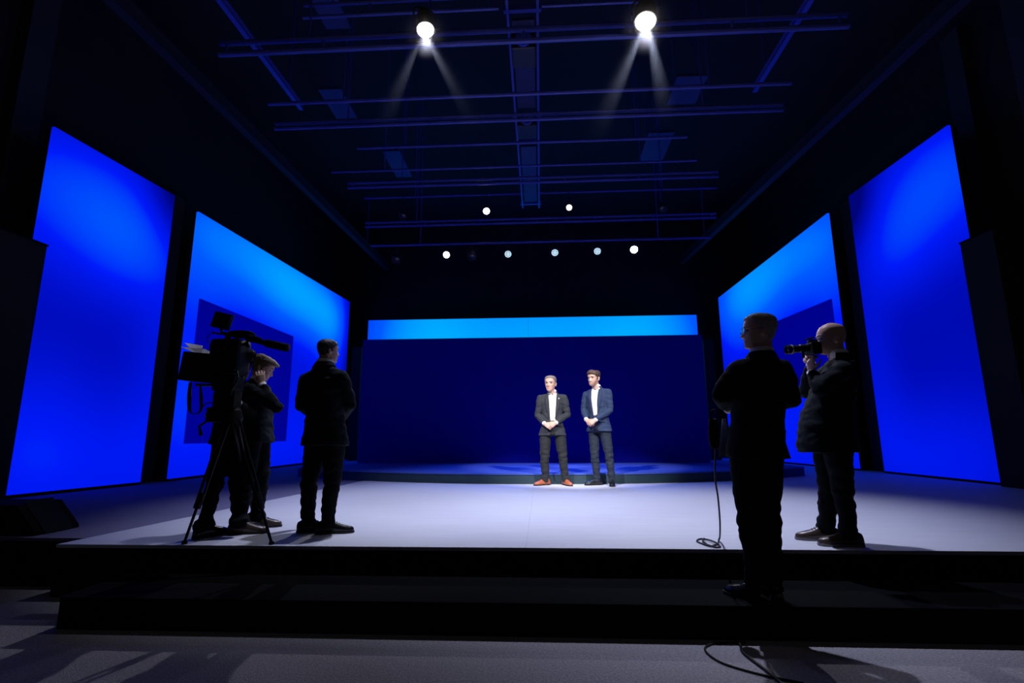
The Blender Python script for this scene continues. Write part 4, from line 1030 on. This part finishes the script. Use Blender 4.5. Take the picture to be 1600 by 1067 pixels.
# haze cones shaped as the beam streaks below the two large lamps
def haze(label, p, q, r0, r1, dens):
    p, q = V(p), V(q); L_ = (q - p).length
    o = MB().lathe([(r0, 0.0), (r0 + (r1 - r0) * .5, L_ * .5), (r1, L_)], n=24).build('beam_shaped_haze', None)
    mt = bpy.data.materials.new('beam_shaped_haze'); mt.use_nodes = True; nt = mt.node_tree; N = nt.nodes; K = nt.links
    N.remove(N['Principled BSDF'])
    tc = N.new('ShaderNodeTexCoord'); sp = N.new('ShaderNodeSeparateXYZ'); K.new(tc.outputs['Object'], sp.inputs[0])
    mr = N.new('ShaderNodeMapRange'); mr.inputs['From Min'].default_value = 0; mr.inputs['From Max'].default_value = L_; mr.inputs['To Min'].default_value = 1; mr.inputs['To Max'].default_value = 0
    K.new(sp.outputs['Z'], mr.inputs['Value'])
    pw = N.new('ShaderNodeMath'); pw.operation = 'POWER'; pw.inputs[1].default_value = 1.8; K.new(mr.outputs[0], pw.inputs[0])
    def mth(op, a, b):
        n = N.new('ShaderNodeMath'); n.operation = op; n.use_clamp = op == 'SUBTRACT'
        for i, q_ in enumerate((a, b)):
            if isinstance(q_, (int, float)): n.inputs[i].default_value = q_
            else: K.new(q_, n.inputs[i])
        return n.outputs[0]
    rad = mth('MULTIPLY_ADD', sp.outputs['Z'], (r1 - r0) / L_); rad.node.inputs[2].default_value = r0
    r2 = mth('ADD', mth('MULTIPLY', sp.outputs['X'], sp.outputs['X']), mth('MULTIPLY', sp.outputs['Y'], sp.outputs['Y']))
    soft = mth('SUBTRACT', 1.0, mth('DIVIDE', r2, mth('MULTIPLY', rad, rad)))
    ml = N.new('ShaderNodeMath'); ml.operation = 'MULTIPLY'; K.new(mth('MULTIPLY', soft, dens), ml.inputs[1]); K.new(pw.outputs[0], ml.inputs[0])
    vs = N.new('ShaderNodeVolumeScatter'); vs.inputs['Color'].default_value = (.92, .96, 1, 1); vs.inputs['Anisotropy'].default_value = .2
    K.new(ml.outputs[0], vs.inputs['Density']); K.new(vs.outputs[0], N['Material Output'].inputs['Volume'])
    o.data.materials.append(mt)
    o.location = p; o.rotation_mode = 'QUATERNION'; o.rotation_quaternion = (q - p).to_track_quat('Z', 'Y')
    tag(o, label, 'haze', 'lit haze under the large spotlights', 'stuff')
haze('faint hazy beam slanting left below the left glaring spotlight', (-1.42, 5.50, 6.04), (-1.98, 5.6, 4.75), .03, .20, HZ)
haze('faint hazy beam slanting right below the left glaring spotlight', (-1.34, 5.50, 6.04), (-0.55, 5.6, 4.75), .03, .26, HZ)
haze('bright hazy beam slanting left below the right glaring spotlight', (1.30, 5.52, 6.04), (0.55, 5.6, 4.55), .04, .26, HZ * 2.2)
haze('faint hazy beam dropping straight below the right glaring spotlight', (1.38, 5.52, 6.04), (1.56, 5.6, 4.75), .03, .16, HZ)

def halo(label, c, R_, dens):  # haze ball added around a lamp, giving lens glare as well as glow
    o = MB().sphere((0, 0, 0), R_, 24, 16).build('lamp_glare_haze', None)
    mt = bpy.data.materials.new('lamp_glare_haze'); mt.use_nodes = True; nt = mt.node_tree; N = nt.nodes; K = nt.links
    N.remove(N['Principled BSDF'])
    tc = N.new('ShaderNodeTexCoord'); ln_ = N.new('ShaderNodeVectorMath'); ln_.operation = 'LENGTH'; K.new(tc.outputs['Object'], ln_.inputs[0])
    mr = N.new('ShaderNodeMapRange'); mr.inputs['From Max'].default_value = R_; mr.inputs['To Min'].default_value = 1; mr.inputs['To Max'].default_value = 0
    K.new(ln_.outputs['Value'], mr.inputs['Value'])
    pw = N.new('ShaderNodeMath'); pw.operation = 'POWER'; pw.inputs[1].default_value = 2.0; K.new(mr.outputs[0], pw.inputs[0])
    ml = N.new('ShaderNodeMath'); ml.operation = 'MULTIPLY'; ml.inputs[1].default_value = dens; K.new(pw.outputs[0], ml.inputs[0])
    vs = N.new('ShaderNodeVolumeScatter'); vs.inputs['Color'].default_value = (1, .96, .92, 1)
    K.new(ml.outputs[0], vs.inputs['Density']); K.new(vs.outputs[0], N['Material Output'].inputs['Volume'])
    o.data.materials.append(mt); o.location = c
    tag(o, label, 'haze', 'lit haze under the large spotlights', 'stuff')
halo('added haze ball for lens glare and glow around the left glaring spotlight', (-1.37, 5.55, 6.17), .36, .22)
halo('added haze ball for lens glare and glow around the right glaring spotlight', (1.36, 5.57, 6.17), .42, .22)
